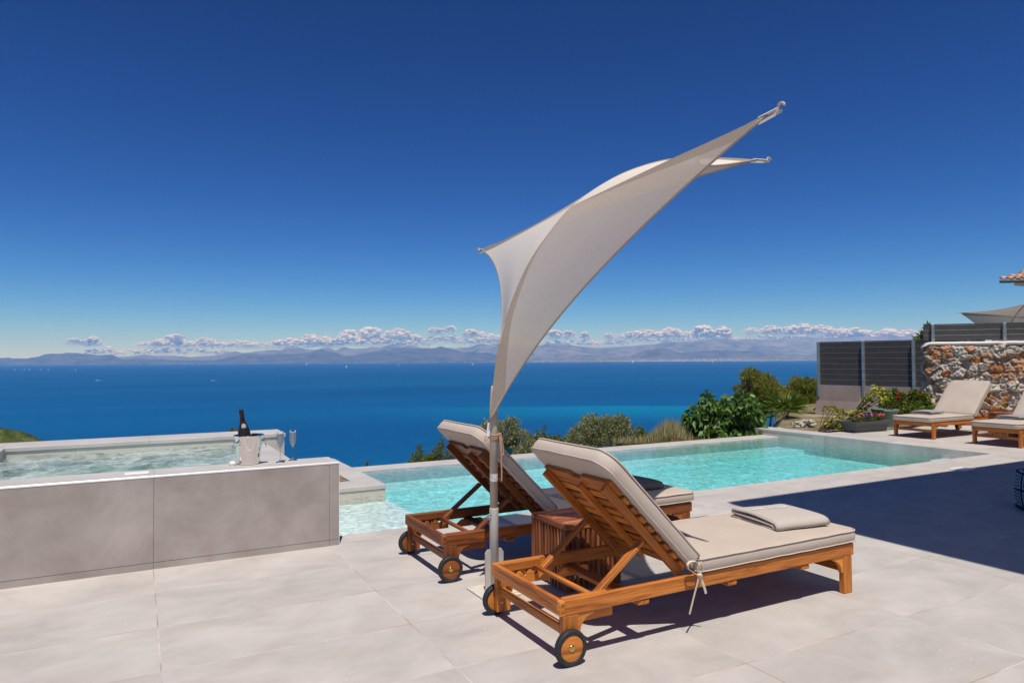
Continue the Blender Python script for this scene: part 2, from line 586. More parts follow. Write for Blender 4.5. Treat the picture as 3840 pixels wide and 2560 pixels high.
def tag(o, label=None, cat=None, group=None, kind=None):
    if label: o['label'] = label
    if cat: o['category'] = cat
    if group: o['group'] = group
    if kind: o['kind'] = kind
    return o


def empty(name, loc=(0, 0, 0), rz=0, label=None, cat=None, group=None):
    o = bpy.data.objects.new(name, None)
    o.empty_display_size = .1
    COL.objects.link(o)
    o.location = loc
    o.rotation_euler = (0, 0, rz)
    return tag(o, label, cat, group)


def copy_tree(o, parent=None):
    c = o.copy()
    COL.objects.link(c)
    if parent is not None:
        c.parent = parent
    for ch in list(o.children):
        copy_tree(ch, c)
    return c


def rrect(x0, x1, y0, y1, r, n=6):
    """rounded rectangle outline; r is a radius or 4 radii (x0y0, x1y0, x1y1, x0y1)"""
    rs = r if isinstance(r, (list, tuple)) else (r,) * 4
    out = []
    for (cx, cy, a0, rr) in ((x0, y0, 180, rs[0]), (x1, y0, 270, rs[1]), (x1, y1, 0, rs[2]), (x0, y1, 90, rs[3])):
        rr = max(rr, .002)
        ox = cx + rr * (1 if cx == x0 else -1)
        oy = cy + rr * (1 if cy == y0 else -1)
        for i in range(n + 1):
            a = math.radians(a0 + 90 * i / n)
            out.append((ox + rr * math.cos(a), oy + rr * math.sin(a)))
    return out


def bez(P, R, O, s, t, n):
    m = P.lerp(R, t)
    Q = m + (O - m) * s
    out = []
    for i in range(n + 1):
        v = i / n
        out.append((1 - v) ** 2 * P + 2 * v * (1 - v) * Q + v * v * R)
    return out


def resample(pts, n):
    pts = [Vector(p) for p in pts]
    d = [0]
    for a, b in zip(pts, pts[1:]):
        d.append(d[-1] + (b - a).length)
    out = []
    for i in range(n):
        t = d[-1] * i / (n - 1)
        k = 0
        while k < len(d) - 2 and d[k + 1] < t:
            k += 1
        f = (t - d[k]) / max(1e-9, d[k + 1] - d[k])
        out.append(pts[k].lerp(pts[k + 1], f))
    return out


def smooth_pts(pts, it=2):
    pts = [Vector(p) for p in pts]
    for _ in range(it):
        q = [pts[0]]
        for a, b in zip(pts, pts[1:]):
            q += [a.lerp(b, .25), a.lerp(b, .75)]
        q.append(pts[-1])
        pts = q
    return pts


def ribbon(g, pts, wd, th, side, mi=0):
    """flat strap along pts; side = direction of its width"""
    pts = [Vector(p) for p in pts]
    rings = []
    for i, p in enumerate(pts):
        t = (pts[min(i + 1, len(pts) - 1)] - pts[max(i - 1, 0)]).normalized()
        sd = Vector(side)
        sd = (sd - t * sd.dot(t)).normalized()
        n = t.cross(sd)
        rings.append([tuple(p + sd * a * wd / 2 + n * b * th / 2) for a, b in ((-1, -1), (1, -1), (1, 1), (-1, 1))])
    g.loft(rings, True, True, False, mi)

# ------------------------------------------------------------------ the setting: sea, land, terrace, pool
SEA_Z = -90.0


def sea_mat():
    m, nt, out = nm('sea')
    p = nd(nt, 'ShaderNodeNewGeometry').outputs['Position']
    s = nd(nt, 'ShaderNodeSeparateXYZ', {0: p})
    dep = mth(nt, 'ADD', mth(nt, 'MULTIPLY', s.outputs[0], math.sin(YAW)), mth(nt, 'MULTIPLY', s.outputs[1], math.cos(YAW)))
    lat = mth(nt, 'SUBTRACT', mth(nt, 'MULTIPLY', s.outputs[0], math.cos(YAW)), mth(nt, 'MULTIPLY', s.outputs[1], math.sin(YAW)))
    n1 = noise(nt, nd(nt, 'ShaderNodeMapping', {'Vector': p, 'Scale': (.0016, .0016, .0016)}).outputs[0], 1.0, 5, .5)
    # a plume of pale turquoise water lying off the shore
    dw = mth(nt, 'ADD', dep, mth(nt, 'MULTIPLY', mth(nt, 'SUBTRACT', n1, .5), 190.0))
    up = nd(nt, 'ShaderNodeMapRange', {'Value': dw, 'From Min': 1360.0, 'From Max': 1300.0}, interpolation_type='SMOOTHSTEP').outputs[0]
    lo = nd(nt, 'ShaderNodeMapRange', {'Value': dw, 'From Min': 880.0, 'From Max': 1240.0}, interpolation_type='SMOOTHSTEP').outputs[0]
    lf = nd(nt, 'ShaderNodeMapRange', {'Value': lat, 'From Min': -360.0, 'From Max': 230.0}, interpolation_type='SMOOTHSTEP').outputs[0]
    band = mth(nt, 'MULTIPLY', mth(nt, 'MULTIPLY', up, lo), lf)
    far = nd(nt, 'ShaderNodeMapRange', {'Value': dep, 'From Min': 600.0, 'From Max': 9000.0}).outputs[0]
    base = mixc(nt, far, (.003, .088, .235), (.004, .066, .20))
    n2 = noise(nt, nd(nt, 'ShaderNodeMapping', {'Vector': p, 'Scale': (.0006, .0022, .001), 'Rotation': (0, 0, -.5)}).outputs[0], 1.0, 6, .6)
    base = mixc(nt, 1.0, base, ramp(nt, n2, [(.3, (.72, .80, .86)), (.7, (1.20, 1.14, 1.09))]), 'MULTIPLY')
    base = mixc(nt, mth(nt, 'MULTIPLY', band, .8), base, (.002, .17, .31))
    n3 = noise(nt, nd(nt, 'ShaderNodeMapping', {'Vector': p, 'Scale': (.06, .16, .1), 'Rotation': (0, 0, -.75)}).outputs[0], 1.0, 5, .6)
    base = mixc(nt, 1.0, base, ramp(nt, n3, [(.3, (.74, .80, .84)), (.7, (1.22, 1.18, 1.14))]), 'MULTIPLY')
    wc = noise(nt, nd(nt, 'ShaderNodeMapping', {'Vector': p, 'Scale': (.10, .25, .1), 'Rotation': (0, 0, -.6)}).outputs[0], 1.0, 3, .6)
    base = mixc(nt, mth(nt, 'MULTIPLY', ramp(nt, wc, [(.775, (0, 0, 0)), (.80, (1, 1, 1))]), .35), base, (.5, .6, .65))
    d = nd(nt, 'ShaderNodeBsdfDiffuse', {'Color': base})
    g = nd(nt, 'ShaderNodeBsdfGlossy', {'Color': (.7, .85, 1), 'Roughness': .35, 'Normal': bump(nt, n3, .5, 1.0)})
    mx = nd(nt, 'ShaderNodeMixShader', {0: .035, 1: d.outputs[0], 2: g.outputs[0]})
    nt.links.new(mx.outputs[0], out.inputs['Surface'])
    return m


def grid_obj(name, X, Y, Z, mat, smooth=True):
    P = np.stack([X, Y, Z], -1)
    n, m = P.shape[:2]
    idx = np.arange(n * m).reshape(n, m)
    q = np.stack([idx[:-1, :-1], idx[1:, :-1], idx[1:, 1:], idx[:-1, 1:]], -1).reshape(-1, 4)
    me = bpy.data.meshes.new(name)
    me.from_pydata(P.reshape(-1, 3).tolist(), [], q.tolist())
    me.materials.append(mat)
    me.polygons.foreach_set('use_smooth', [smooth] * len(q))
    me.update()
    o = bpy.data.objects.new(name, me)
    COL.objects.link(o)
    return o


def fbm(x, y, seed, octaves=5):
    """value noise, numpy"""
    out = np.zeros_like(x, dtype=float)
    amp, tot = 1.0, 0
    r = np.random.default_rng(seed)
    for o in range(octaves):
        T = r.random((256, 256))
        xi, yi = np.floor(x).astype(int), np.floor(y).astype(int)
        fx, fy = x - xi, y - yi
        fx, fy = fx * fx * (3 - 2 * fx), fy * fy * (3 - 2 * fy)
        g = lambda a, b: T[a % 256, b % 256]
        v = (g(xi, yi) * (1 - fx) + g(xi + 1, yi) * fx) * (1 - fy) + (g(xi, yi + 1) * (1 - fx) + g(xi + 1, yi + 1) * fx) * fy
        out += amp * v
        tot += amp
        amp *= .5
        x, y = x * 2.03 + 17.1, y * 2.03 + 5.7
    return out / tot


def ss(x, a, b):
    t = np.clip((x - a) / (b - a), 0, 1)
    return t * t * (3 - 2 * t)


# sea
g = G()
g.add([(-9000, -2000, SEA_Z), (31000, -2000, SEA_Z), (31000, 38000, SEA_Z), (-9000, 38000, SEA_Z)], [(0, 1, 2, 3)])
tag(g.build('sea', sea_mat()), kind='structure')


def terrain_h(x, y):
    right = ss((x - 11.3) * .66 - (y - 9.9) * .75, -.5, .25) * ss(x, 10.95, 11.4)
    edge = 9.9 + right * 4.6 + ss(x, 13, 30) * 2
    base = -1.35 * (1 - right) + right * (-.07)
    s = y - edge
    down = np.where(s > 0, .33 * s + .0 * s, 0)
    z = base - down
    z = np.where(y < 8.4, np.where(x > 11.0, -.6 * (1 - ss(y, 8.0, 8.4)) + z * ss(y, 8.0, 8.4), z), z)
    z = z + ss(s, 0, 6) * (fbm(x * .16, y * .16, 5) - .5) * 1.2
    return np.maximum(z, SEA_Z - 3)


def ground_mat():
    m, nt, out = nm('hill_ground')
    p = nd(nt, 'ShaderNodeNewGeometry').outputs['Position']
    n = noise(nt, p, .9, 8, .65)
    n2 = noise(nt, p, 12, 5, .7)
    c = ramp(nt, n, [(.35, (.10, .10, .035)), (.5, (.24, .19, .10)), (.65, (.38, .32, .22))])
    c = mixc(nt, 1.0, c, ramp(nt, n2, [(.3, (.6, .6, .6)), (.7, (1.15, 1.15, 1.15))]), 'MULTIPLY')
    principled(nt, out, c, .95, .1, 0, bump(nt, n2, .6, .05))
    return m


GROUND = ground_mat()
gx = np.concatenate([np.linspace(-320, -20, 40)[:-1], np.linspace(-20, 40, 130), np.linspace(40, 420, 50)[1:]])
gy = np.concatenate([np.linspace(7.9, 40, 90), np.linspace(40, 330, 60)[1:]])
X, Y = np.meshgrid(gx, gy, indexing='ij')
tag(grid_obj('hillside', X, Y, terrain_h(X, Y), GROUND), kind='structure')
_gl = G()
_gl.bx(-40, 60, -40, 7.95, -2.4, -1.9, bev=.01)
tag(_gl.build('ground', GROUND), kind='structure')

# headland at the left: a scrub covered spur running down to the sea
def headland_mat():
    m, nt, out = nm('scrub_headland')
    p = nd(nt, 'ShaderNodeNewGeometry').outputs['Position']
    v = nd(nt, 'ShaderNodeTexVoronoi', {'Vector': p, 'Scale': .22, 'Randomness': 1.0}).outputs['Distance']
    n = noise(nt, p, .05, 6, .65)
    c = ramp(nt, n, [(.35, (.040, .062, .012)), (.5, (.09, .11, .02)), (.66, (.19, .17, .06))])
    c = mixc(nt, 1.0, c, ramp(nt, v, [(0, (1.2, 1.2, 1.1)), (.8, (.6, .6, .6))]), 'MULTIPLY')
    principled(nt, out, c, .95, .05, 0, bump(nt, v, .6, 1.0))
    return m


hx, hy = np.meshgrid(np.linspace(-420, 40, 130), np.linspace(430, 900, 130), indexing='ij')
hdep = hx * math.sin(YAW) + hy * math.cos(YAW)
hlat = hx * math.cos(YAW) - hy * math.sin(YAW)
hl0 = (-60 - 1920) / FPX * 600
hz = SEA_Z - 6 + 40 * np.exp(-((hlat - hl0) / np.where(hlat > hl0, 62.0, 160.0)) ** 2 - ((hdep - 600) / 70.0) ** 2)
hz += (fbm(hx * .045, hy * .045, 9) - .5) * 8 * ss(hz, SEA_Z - 5, SEA_Z + 10)
hz += (fbm(hx * .22, hy * .22, 19, 3) - .5) * 4.5 * ss(hz, SEA_Z - 2, SEA_Z + 6)
tag(grid_obj('headland', hx, hy, hz, headland_mat()), kind='structure')

# terrace
g = G()
g.bx(-14, 32, -14, 5.575, -.62, 0, bev=.004)
g.bx(10.862, 19, 5.575, 8.62, -.62, 0, bev=.004)
tag(g.build('terrace', DECK), kind='structure')

# pool basin: floor, bench, shallow shelf, corner step, end walls
WATER_Z = -.122
g = G()
g.bx(2.3, 11.1, 5.50, 9.45, -.60, -.385, mi=0)
g.bx(2.515, 11.1, 8.80, 9.45, -.56, -.312, mi=0)
g.bx(1.20, 2.515, 5.45, 7.66, -.55, -.187, mi=0)
g.bx(10.50, 11.1, 5.45, 6.26, -.55, -.150, mi=0)
g.bx(10.866, 11.27, 5.60, 9.94, -1.9, -.042, mi=1)          # right end wall below its coping
g.bx(2.30, 11.25, 9.38, 9.78, -1.9, -.1185, mi=2)           # far overflow edge
tag(g.build('pool_basin', [POOLTILE, WALLTILE, COPING]), kind='structure')
g = G()
g.bx(10.86, 11.29, 8.624, 9.96, -.04, .0, bev=.003)
tag(g.build('pool_coping', COPING), kind='structure')
g = G()
pw = [(1.28, 5.47), (10.90, 5.47), (10.90, 9.42), (2.42, 9.42), (2.42, 7.63), (1.28, 7.63)]
g.prism(pw, .40, Matrix.Translation((0, 0, WATER_Z - .40)))
tag(g.build('pool_water', POOLWATER), kind='structure')

# tiled block between hot tub and pool
blk = empty('poolside_block', (0, 0, 0), 0, 'low tiled block with pale coping between the hot tub and the pool', 'block')
g = G(); g.bx(1.395, 2.472, 7.608, 9.94, -1.9, -.047); g.build('wall', WALLTILE, blk)
g = G()
g.bx(1.395, 2.482, 7.598, 8.02, -.045, 0)
g.bx(2.19, 2.482, 8.022, 8.60, -.045, 0)
g.bx(1.395, 2.482, 8.602, 9.96, -.045, 0)
g.build('coping', COPING, blk)
PEB = simple('brown_pebbles', (.36, .235, .16), .9, .1, vary=.6, scale=60, bmp=1.0, bscale=70)
g = G()
for i in range(420):
    x, y = random.uniform(1.42, 2.18), random.uniform(8.03, 8.59)
    rr = random.uniform(.010, .02)
    M = Matrix.Translation((x, y, -.022 + random.uniform(0, .012))) @ Matrix.Rotation(random.uniform(0, 6), 4, 'Z') @ Matrix.Diagonal((1, .7, .6, 1))
    g.lathe([(rr * .5, -rr * .8), (rr, 0), (rr * .55, rr * .75)], 6, M)
g.bx(1.40, 2.185, 8.022, 8.598, -.045, -.025)
tag(g.build('pebbles', PEB), 'brown pebble bed let into the tiled block beside the hot tub', 'pebbles', kind='stuff')

# hot tub
tub = empty('hot_tub', (0, 0, 0), 0, 'raised hot tub clad in large grey porcelain panels with a white top edge', 'hot tub')
g = G()
xs = [-3.44, -2.258, -1.076, .106, 1.288, 1.358]
for a, b in zip(xs, xs[1:]):
    g.bx(a + .0008, b - .0008, 5.305, 5.34, .046, .611, bev=.001)
    g.bx(a + .0008, b - .0008, 5.3065, 5.34, .0, .0442, bev=.001)
g.bx(1.30, 1.357, 5.342, 5.63, 0, .60)
g.build('front_wall', PANEL, tub)
g = G(); g.bx(-3.44, 1.35, 5.341, 5.625, .002, .595); g.build('core', WALLTILE, tub)
g = G(); g.bx(-3.44, 1.360, 5.319, 5.638, .598, .625); g.build('front_ledge', COPING, tub)
g = G()
g.bx(-3.44, 1.362, 5.3025, 5.318, .612, .6275, bev=.004)
g.bx(1.3585, 1.3625, 5.3025, 5.312, .0, .6275, bev=.001)
g.build('edge_trim', TRIM, tub)
g = G(); g.bx(-3.44, 1.382, 7.66, 8.12, -.4, .592); g.build('back_wall', WALLTILE, tub)
g = G(); g.bx(-3.44, 1.392, 7.648, 8.132, .593, .630); g.build('back_coping', COPING, tub)
g = G(); g.bx(-1.42, -1.035, 5.64, 7.646, .593, .630); g.bx(-1.42, -1.045, 5.64, 7.646, 0, .592); g.build('side_wall', WALLTILE, tub)
g = G(); g.bx(.92, 1.205, 5.628, 7.656, -.3, .530, bev=.006); g.build('spillway', COPING, tub)
g = G(); g.bx(-1.4, .93, 5.60, 7.66, -.1, .22); g.build('basin_floor', POOLTILE, tub)
cp = at_z(540, 1773, .63)
g = G(); g.box((.005, 5.445, .632), (.15, .085, .014), None, 0, .004); g.build('control_pad', WHITE_PLASTIC, tub)
kp = at_z(872, 1745, .626)
g = G()
g.lathe([(.024, 0), (.024, .008), (.020, .010), (.020, .012)], 24, Matrix.Translation((kp.x, kp.y, .625)))
g.lathe([(.026, .013), (.026, .018), (.010, .034), (.004, .036)], 24, Matrix.Translation((kp.x, kp.y, .625)))
g.build('air_knob', WHITE_PLASTIC, tub)
n = 60
wx, wy = np.meshgrid(np.linspace(-1.06, .95, 130), np.linspace(5.60, 7.66, 130), indexing='ij')
wz = .535 + (fbm(wx * 4.5, wy * 4.5, 3, 4) - .5) * .050 + (fbm(wx * 14, wy * 14, 8, 3) - .5) * .02
tw = grid_obj('tub_water', wx, wy, wz, TUBWATER)
# close the water body so that its colour deepens with depth
def close_down(o, zb):
    import bmesh
    bm = bmesh.new(); bm.from_mesh(o.data)
    ed = [e for e in bm.edges if e.is_boundary]
    r = bmesh.ops.extrude_edge_only(bm, edges=ed)
    vs = [x for x in r['geom'] if isinstance(x, bmesh.types.BMVert)]
    for v in vs: v.co.z = zb
    be = [e for e in bm.edges if e.is_boundary]
    bmesh.ops.contextual_create(bm, geom=be)
    bmesh.ops.recalc_face_normals(bm, faces=bm.faces)
    bm.to_mesh(o.data); bm.free()
close_down(tw, .15)
tag(tw, kind='structure')

# ------------------------------------------------------------------ sun loungers
LN, WD = 2.075, .70
RT, RB = .290, .220      # rail top and bottom


def padded(g, out_fn, t, crown, seed, M=None, bulge=.004, wr=.0042):
    """cushion as lofted rings; out_fn(inset) -> outline"""
    M = M or Matrix.Identity(4)
    prof = [(.05, .004), (.016, 0.0), (.004, .006), (-bulge * .3, .018), (-bulge, t * .5), (-bulge * .3, t - .018), (.004, t - .005), (.014, t + .001),
            (.05, t + crown * .35), (.10, t + crown * .7), (.17, t + crown * .93), (.25, t + crown)]
    rings = []
    for d, z in prof:
        ring = []
        for (x, y) in out_fn(d):
            k = mn.noise(Vector((x * 7 + seed, y * 7, z * 9)))
            k2 = mn.noise(Vector((x * 26 + seed, y * 20, z * 30)))
            dz = (k * wr * 1.4 + k2 * wr * .5)
            ring.append(tuple(M @ Vector((x + k2 * wr * .5, y + k * wr * .5, z + (dz if z > .02 else dz * .3)))))
        rings.append(ring)
    g.loft(rings, True, True, True)


def piping(g, outline, z, r, seed, M=None, wob=.002):
    M = M or Matrix.Identity(4)
    pts = [M @ Vector((x, y, z + mn.noise(Vector((x * 8 + seed, y * 8, 0))) * wob * 1.6)) for x, y in outline]
    g.tube(pts, r, 6, True)


def make_lounger(label, wd, group, light=CUSHION):
    root = empty('sun_lounger', (0, 0, 0), 0, label, 'sun lounger', group)
    T = .028
    for y0 in (0, WD - T):
        g = G(); g.bx(T, LN - T, y0, y0 + T, RB, RT, 0)
        # finger joints at both ends
        for x0 in (0.0, LN - T):
            g.bx(x0, x0 + T, y0, y0 + T, RB, RT, 0)
            for k in (0, 1):
                zz = RB + .012 + k * .03
                g.bx(x0 + .004, x0 + T - .004, y0 - .0008 if y0 == 0 else y0 + T - .002, y0 + .002 if y0 == 0 else y0 + T + .0008, zz, zz + .016, 2, .0006)
        g.build('side_rail', wd, root)
    for x0 in (0, LN - T):
        g = G(); g.bx(x0, x0 + T, T, WD - T, RB, RT, 1)
        g.build('end_rail', wd, root)
    # legs
    for xa, xb, z0, inner in ((.016, .100, .030, 1), (LN - .092, LN - .018, 0, -1)):
        for side in (0, 1):
            ya, yb = (.0, .036) if side == 0 else (WD - .036, WD)
            g = G()
            g.bx(xa, xb, ya, yb, z0, RB - .0005, 2)
            # curved knee brace
            x_in = xb if inner > 0 else xa
            Lb, eb = .092, .014
            poly = [(0, 0), (Lb, 0)] + [(Lb + (Lb - eb) * math.cos(a), -Lb + (Lb - eb) * math.sin(a)) for a in np.linspace(math.pi / 2, math.pi, 9)] + [(0, -Lb)]
            M = Matrix.Translation((x_in, ya + .006, RB - .0005)) @ Matrix(((inner, 0, 0, 0), (0, 0, 1, 0), (0, 1, 0, 0), (0, 0, 0, 1)))
            g.prism(poly, .024, M)
            g.build('leg', wd, root)
    for x0 in (.036, LN - .062):
        g = G(); g.bx(x0, x0 + .024, .03, WD - .03, .118, .160, 1)
        g.build('stretcher', wd, root)
    # cross bars under the bed
    for x0 in (.455, 1.05, 1.62):
        g = G(); g.bx(x0, x0 + .07, .004, WD - .004, .192, RB - .0005, 1, .006)
        g.build('crossbar', wd, root)
    # notched ledgers for the backrest support and the blocks beside them
    for y0 in (.029, WD - .029 - .024):
        poly = [(.07, .168), (.315, .168), (.315, .212)]
        for k in range(3):
            xb = .300 - k * .068
            poly += [(xb, .226), (xb - .012, .238), (xb - .026, .236), (xb - .034, .222), (xb - .042, .210), (xb - .052, .208), (xb - .060, .214)]
        poly += [(.085, .226), (.07, .218)]
        M = Matrix.Translation((0, y0, 0)) @ Matrix(((1, 0, 0, 0), (0, 0, 1, 0), (0, 1, 0, 0), (0, 0, 0, 1)))
        g = G(); g.prism(poly, .024, M)
        g.build('notched_ledger', wd, root)
        g = G()
        g.bx(.032, .285, y0 - .0008 if y0 < .3 else y0 + .002, y0 + .022 if y0 < .3 else y0 + .0248, .243, RT + .002, 0, .004)
        if y0 > .3:
            g.prism([(.385, .165), (.60, .165), (.60, .203), (.585, .213), (.43, .213), (.385, .180)], .026, M)
        g.build('inner_block', wd, root)
    # bed slats under the cushion
    g = G()
    for i in range(15):
        x = .90 + i * .078
        g.bx(x, x + .05, T + .002, WD - T - .002, RT - .026, RT - .008, 1, .002)
    g.build('seat_slats', wd, root)
    # backrest, hinged at H, leaning at 45 degrees
    Hx, Hz = .765, .300
    u, n = Vector((-.700, 0, .714)).normalized(), Vector((.714, 0, .700)).normalized()
    BM = Matrix(((u.x, 0, n.x, Hx), (0, -1, 0, 0), (u.z, 0, n.z, Hz), (0, 0, 0, 1)))
    R3 = BM.to_3x3()

    def bb(g, s0, s1, y0, y1, n0, n1, ax):
        c = BM @ Vector(((s0 + s1) / 2, -(y0 + y1) / 2, (n0 + n1) / 2))
        g.box(c, (s1 - s0, y1 - y0, n1 - n0), R3, ax, .0025)
    br = empty('backrest', (0, 0, 0)); br.parent = root
    for y0 in (.062, .610):
        g = G(); bb(g, -.02, .660, y0, y0 + .028, -.022, .021, 0)
        g.build('backrest_rail', wd, br)
    g = G(); bb(g, .02, .605, .340, .362, -.014, .021, 0)
    g.build('backrest_rail', wd, br)
    g = G()
    for i in range(8):
        s0 = .004 + i * .0715
        bb(g, s0, s0 + .046, .040, .660, .0215, .0395, 1)
    a, b, c_, d = -.044, -.656, .572, .668
    poly = [(c_, b), (d, b), (d, -.405), (d - .012, -.398), (d - .022, -.385), (d - .022, -.315), (d - .012, -.302), (d, -.295), (d, a), (c_, a)]
    g.prism([(yp, s_) for s_, yp in poly], .020, BM @ Matrix(((0, 1, 0, 0), (1, 0, 0, 0), (0, 0, 1, .0215), (0, 0, 0, 1))))
    g.build('backrest_slats', wd, br)
    # prop: two struts and a round bar lying in the notches
    dx, dz = .247, .250
    for y0 in (.092, .594):
        g = G(); g.beam((dx + .008, y0, dz + .004), (.548, y0, .476), .022, .040, (0, 1, 0))
        g.build('strut', wd, root)
        g = G(); M = Matrix.Translation((.540, y0 - .0125 if y0 < .3 else y0 + .0125, .468)) @ Matrix.Rotation(math.pi / 2, 4, 'X')
        g.lathe([(.008, -.001), (.008, .001)], 12, M); g.build('bolt', BOLT, root)
    g = G(); g.tube([(dx, .045, dz), (dx, WD - .045, dz)], .0135, 12); g.build('support_bar', wd, root)
    # wheels
    for s in (0, 1):
        yc = -.022 if s == 0 else WD + .022
        M = Matrix.Translation((.042, yc, .083)) @ Matrix.Rotation(math.pi / 2, 4, 'X')
        wb = G(); wb.lathe([(.0585, -.012), (.0600, -.0115), (.0600, .0115), (.0585, .012)], 40, M)
        wo_ = wb.build('wheel', wd, root)
        g = G()
        prof = [(.0605, -.010), (.0625, -.0155), (.073, -.0165), (.080, -.0135), (.0825, -.008), (.0815, -.004), (.083, 0), (.0815, .004), (.0825, .008), (.080, .0135), (.073, .0165), (.0625, .0155), (.0605, .010)]
        g.lathe(prof, 48, M, False, False); g.build('tyre', RUBBER, wo_)
        g = G(); sg = 1 if s == 0 else -1
        g.lathe([(.0165, sg * .010), (.0165, sg * .0145), (.0135, sg * .0165), (.006, sg * .017)], 24, M); g.build('hub_cap', BRASS, wo_)
        g = G(); g.tube([(.042, yc, .083), (.042, .045 if s == 0 else WD - .045, .083)], .006, 8); g.build('axle', BOLT, wo_)
    # cushions
    x0, x1, y0, y1 = .835, LN + .042, -.006, WD + .006
    of = lambda d: rrect(x0 + d, x1 - d, y0 + d, y1 - d, [max(.004, .035 - d), max(.004, .06 - d), max(.004, .06 - d), max(.004, .035 - d)])
    Ms = Matrix.Translation((0, 0, RT + .003))
    g = G(); padded(g, of, .075, .012, 3.1, Ms)
    sc = g.build('seat_cushion', light, root)
    g = G()
    fine = rrect(x0 - .001, x1 + .001, y0 - .001, y1 + .001, [.035, .06, .06, .035], 10)
    fine = [tuple(p)[:2] for p in resample([(a, b, 0) for a, b in fine + fine[:1]], 150)][:-1]
    piping(g, fine, .070, .0042, 1.0, Ms); piping(g, fine, .008, .0040, 5.0, Ms)
    g.build('piping', PIPING, sc)
    s0, s1 = -.012, .800
    ofb = lambda d: rrect(s0 + d, s1 - d, -(WD + .004) + d, .004 - d, [max(.004, .03 - d), max(.004, .05 - d), max(.004, .105 - d), max(.004, .03 - d)], 8)
    Mb = BM @ Matrix.Translation((0, 0, .0415))
    g = G(); padded(g, ofb, .082, .014, 8.7, Mb)
    bc = g.build('back_cushion', light, root)
    g = G()
    fine = rrect(s0 - .001, s1 + .001, -(WD + .005), .005, [.03, .05, .105, .03], 10)
    fine = [tuple(p)[:2] for p in resample([(a, b, 0) for a, b in fine + fine[:1]], 150)][:-1]
    piping(g, fine, .077, .0042, 2.0, Mb); piping(g, fine, .008, .0040, 7.0, Mb)
    g.build('piping', PIPING, bc)
    # tie with a bow at the hinge
    g = G()
    yy = -.026
    lp = [(.815, -.006, .335), (.812, yy, .352), (.795, yy - .012, .370), (.765, yy - .012, .378), (.738, yy - .010, .372), (.730, yy - .012, .352), (.748, yy - .014, .331), (.785, yy - .010, .312), (.818, yy, .292)]
    ribbon(g, smooth_pts(lp), .013, .0022, (.0, 1, .2))
    lp = [(.818, yy, .292), (.834, yy - .008, .318), (.832, yy - .012, .345), (.815, yy - .008, .360), (.803, yy - .004, .345), (.806, yy - .002, .318), (.818, yy, .294)]
    ribbon(g, smooth_pts(lp), .013, .0022, (.2, 1, .0))
    ribbon(g, smooth_pts([(.818, yy - .002, .294), (.806, yy - .006, .262), (.792, yy - .004, .225), (.772, yy - .004, .172), (.752, yy - .002, .110)]), .013, .0022, (1, .2, .3))
    ribbon(g, smooth_pts([(.820, yy - .002, .292), (.838, yy - .006, .258), (.853, yy - .005, .222), (.862, yy - .004, .196)]), .013, .0022, (1, -.2, .3))
    g.tube(smooth_pts([(.806, yy - .004, .298), (.812, yy - .014, .302), (.824, yy - .014, .296), (.830, yy - .004, .288), (.820, yy + .004, .286)]), .0065, 8)
    g.build('tie', CORD, sc)
    return root


LG = 'teak sun loungers round the pool'
L1 = make_lounger('orange teak sun lounger nearest the camera, beige cushion tied with a cream bow', WOOD, LG)
L1.location = (1.71, 2.722, 0)


def recolour(root, mp):
    for ch in root.children_recursive:
        if ch.type == 'MESH' and ch.data.materials and ch.data.materials[0] in mp:
            ch.data = ch.data.copy()
            ch.data.materials[0] = mp[ch.data.materials[0]]


L2 = copy_tree(L1)
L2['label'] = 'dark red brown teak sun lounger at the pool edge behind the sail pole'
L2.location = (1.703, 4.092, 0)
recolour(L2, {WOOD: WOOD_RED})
TEAL = simple('teal_label', (.012, .17, .16), .7, .2)
for ch in L2.children:
    if ch.name.startswith('back_cushion'):
        g = G()
        u, n = Vector((-.700, 0, .714)).normalized(), Vector((.714, 0, .700)).normalized()
        B0 = Vector((.765, 0, .300)) + u * .55 + n * .120
        ribbon(g, [B0, B0 + n * .018 + u * .004 + Vector((0, -.004, 0)), B0 + n * .036 + u * .006 + Vector((0, -.004, 0))], .055, .0015, tuple(u))
        g.build('label_tag', TEAL, ch)
L3 = copy_tree(L1)
L3['label'] = 'orange teak sun lounger with raised backrest standing before the stone wall'
L3.location = (13.905, 7.69, 0); L3.rotation_euler = (0, 0, math.pi)
L4 = copy_tree(L1)
L4['label'] = 'teak sun lounger at the right edge, only its foot end and folded towel in view'
L4.location = (13.885, 6.36, 0); L4.rotation_euler = (0, 0, math.pi)


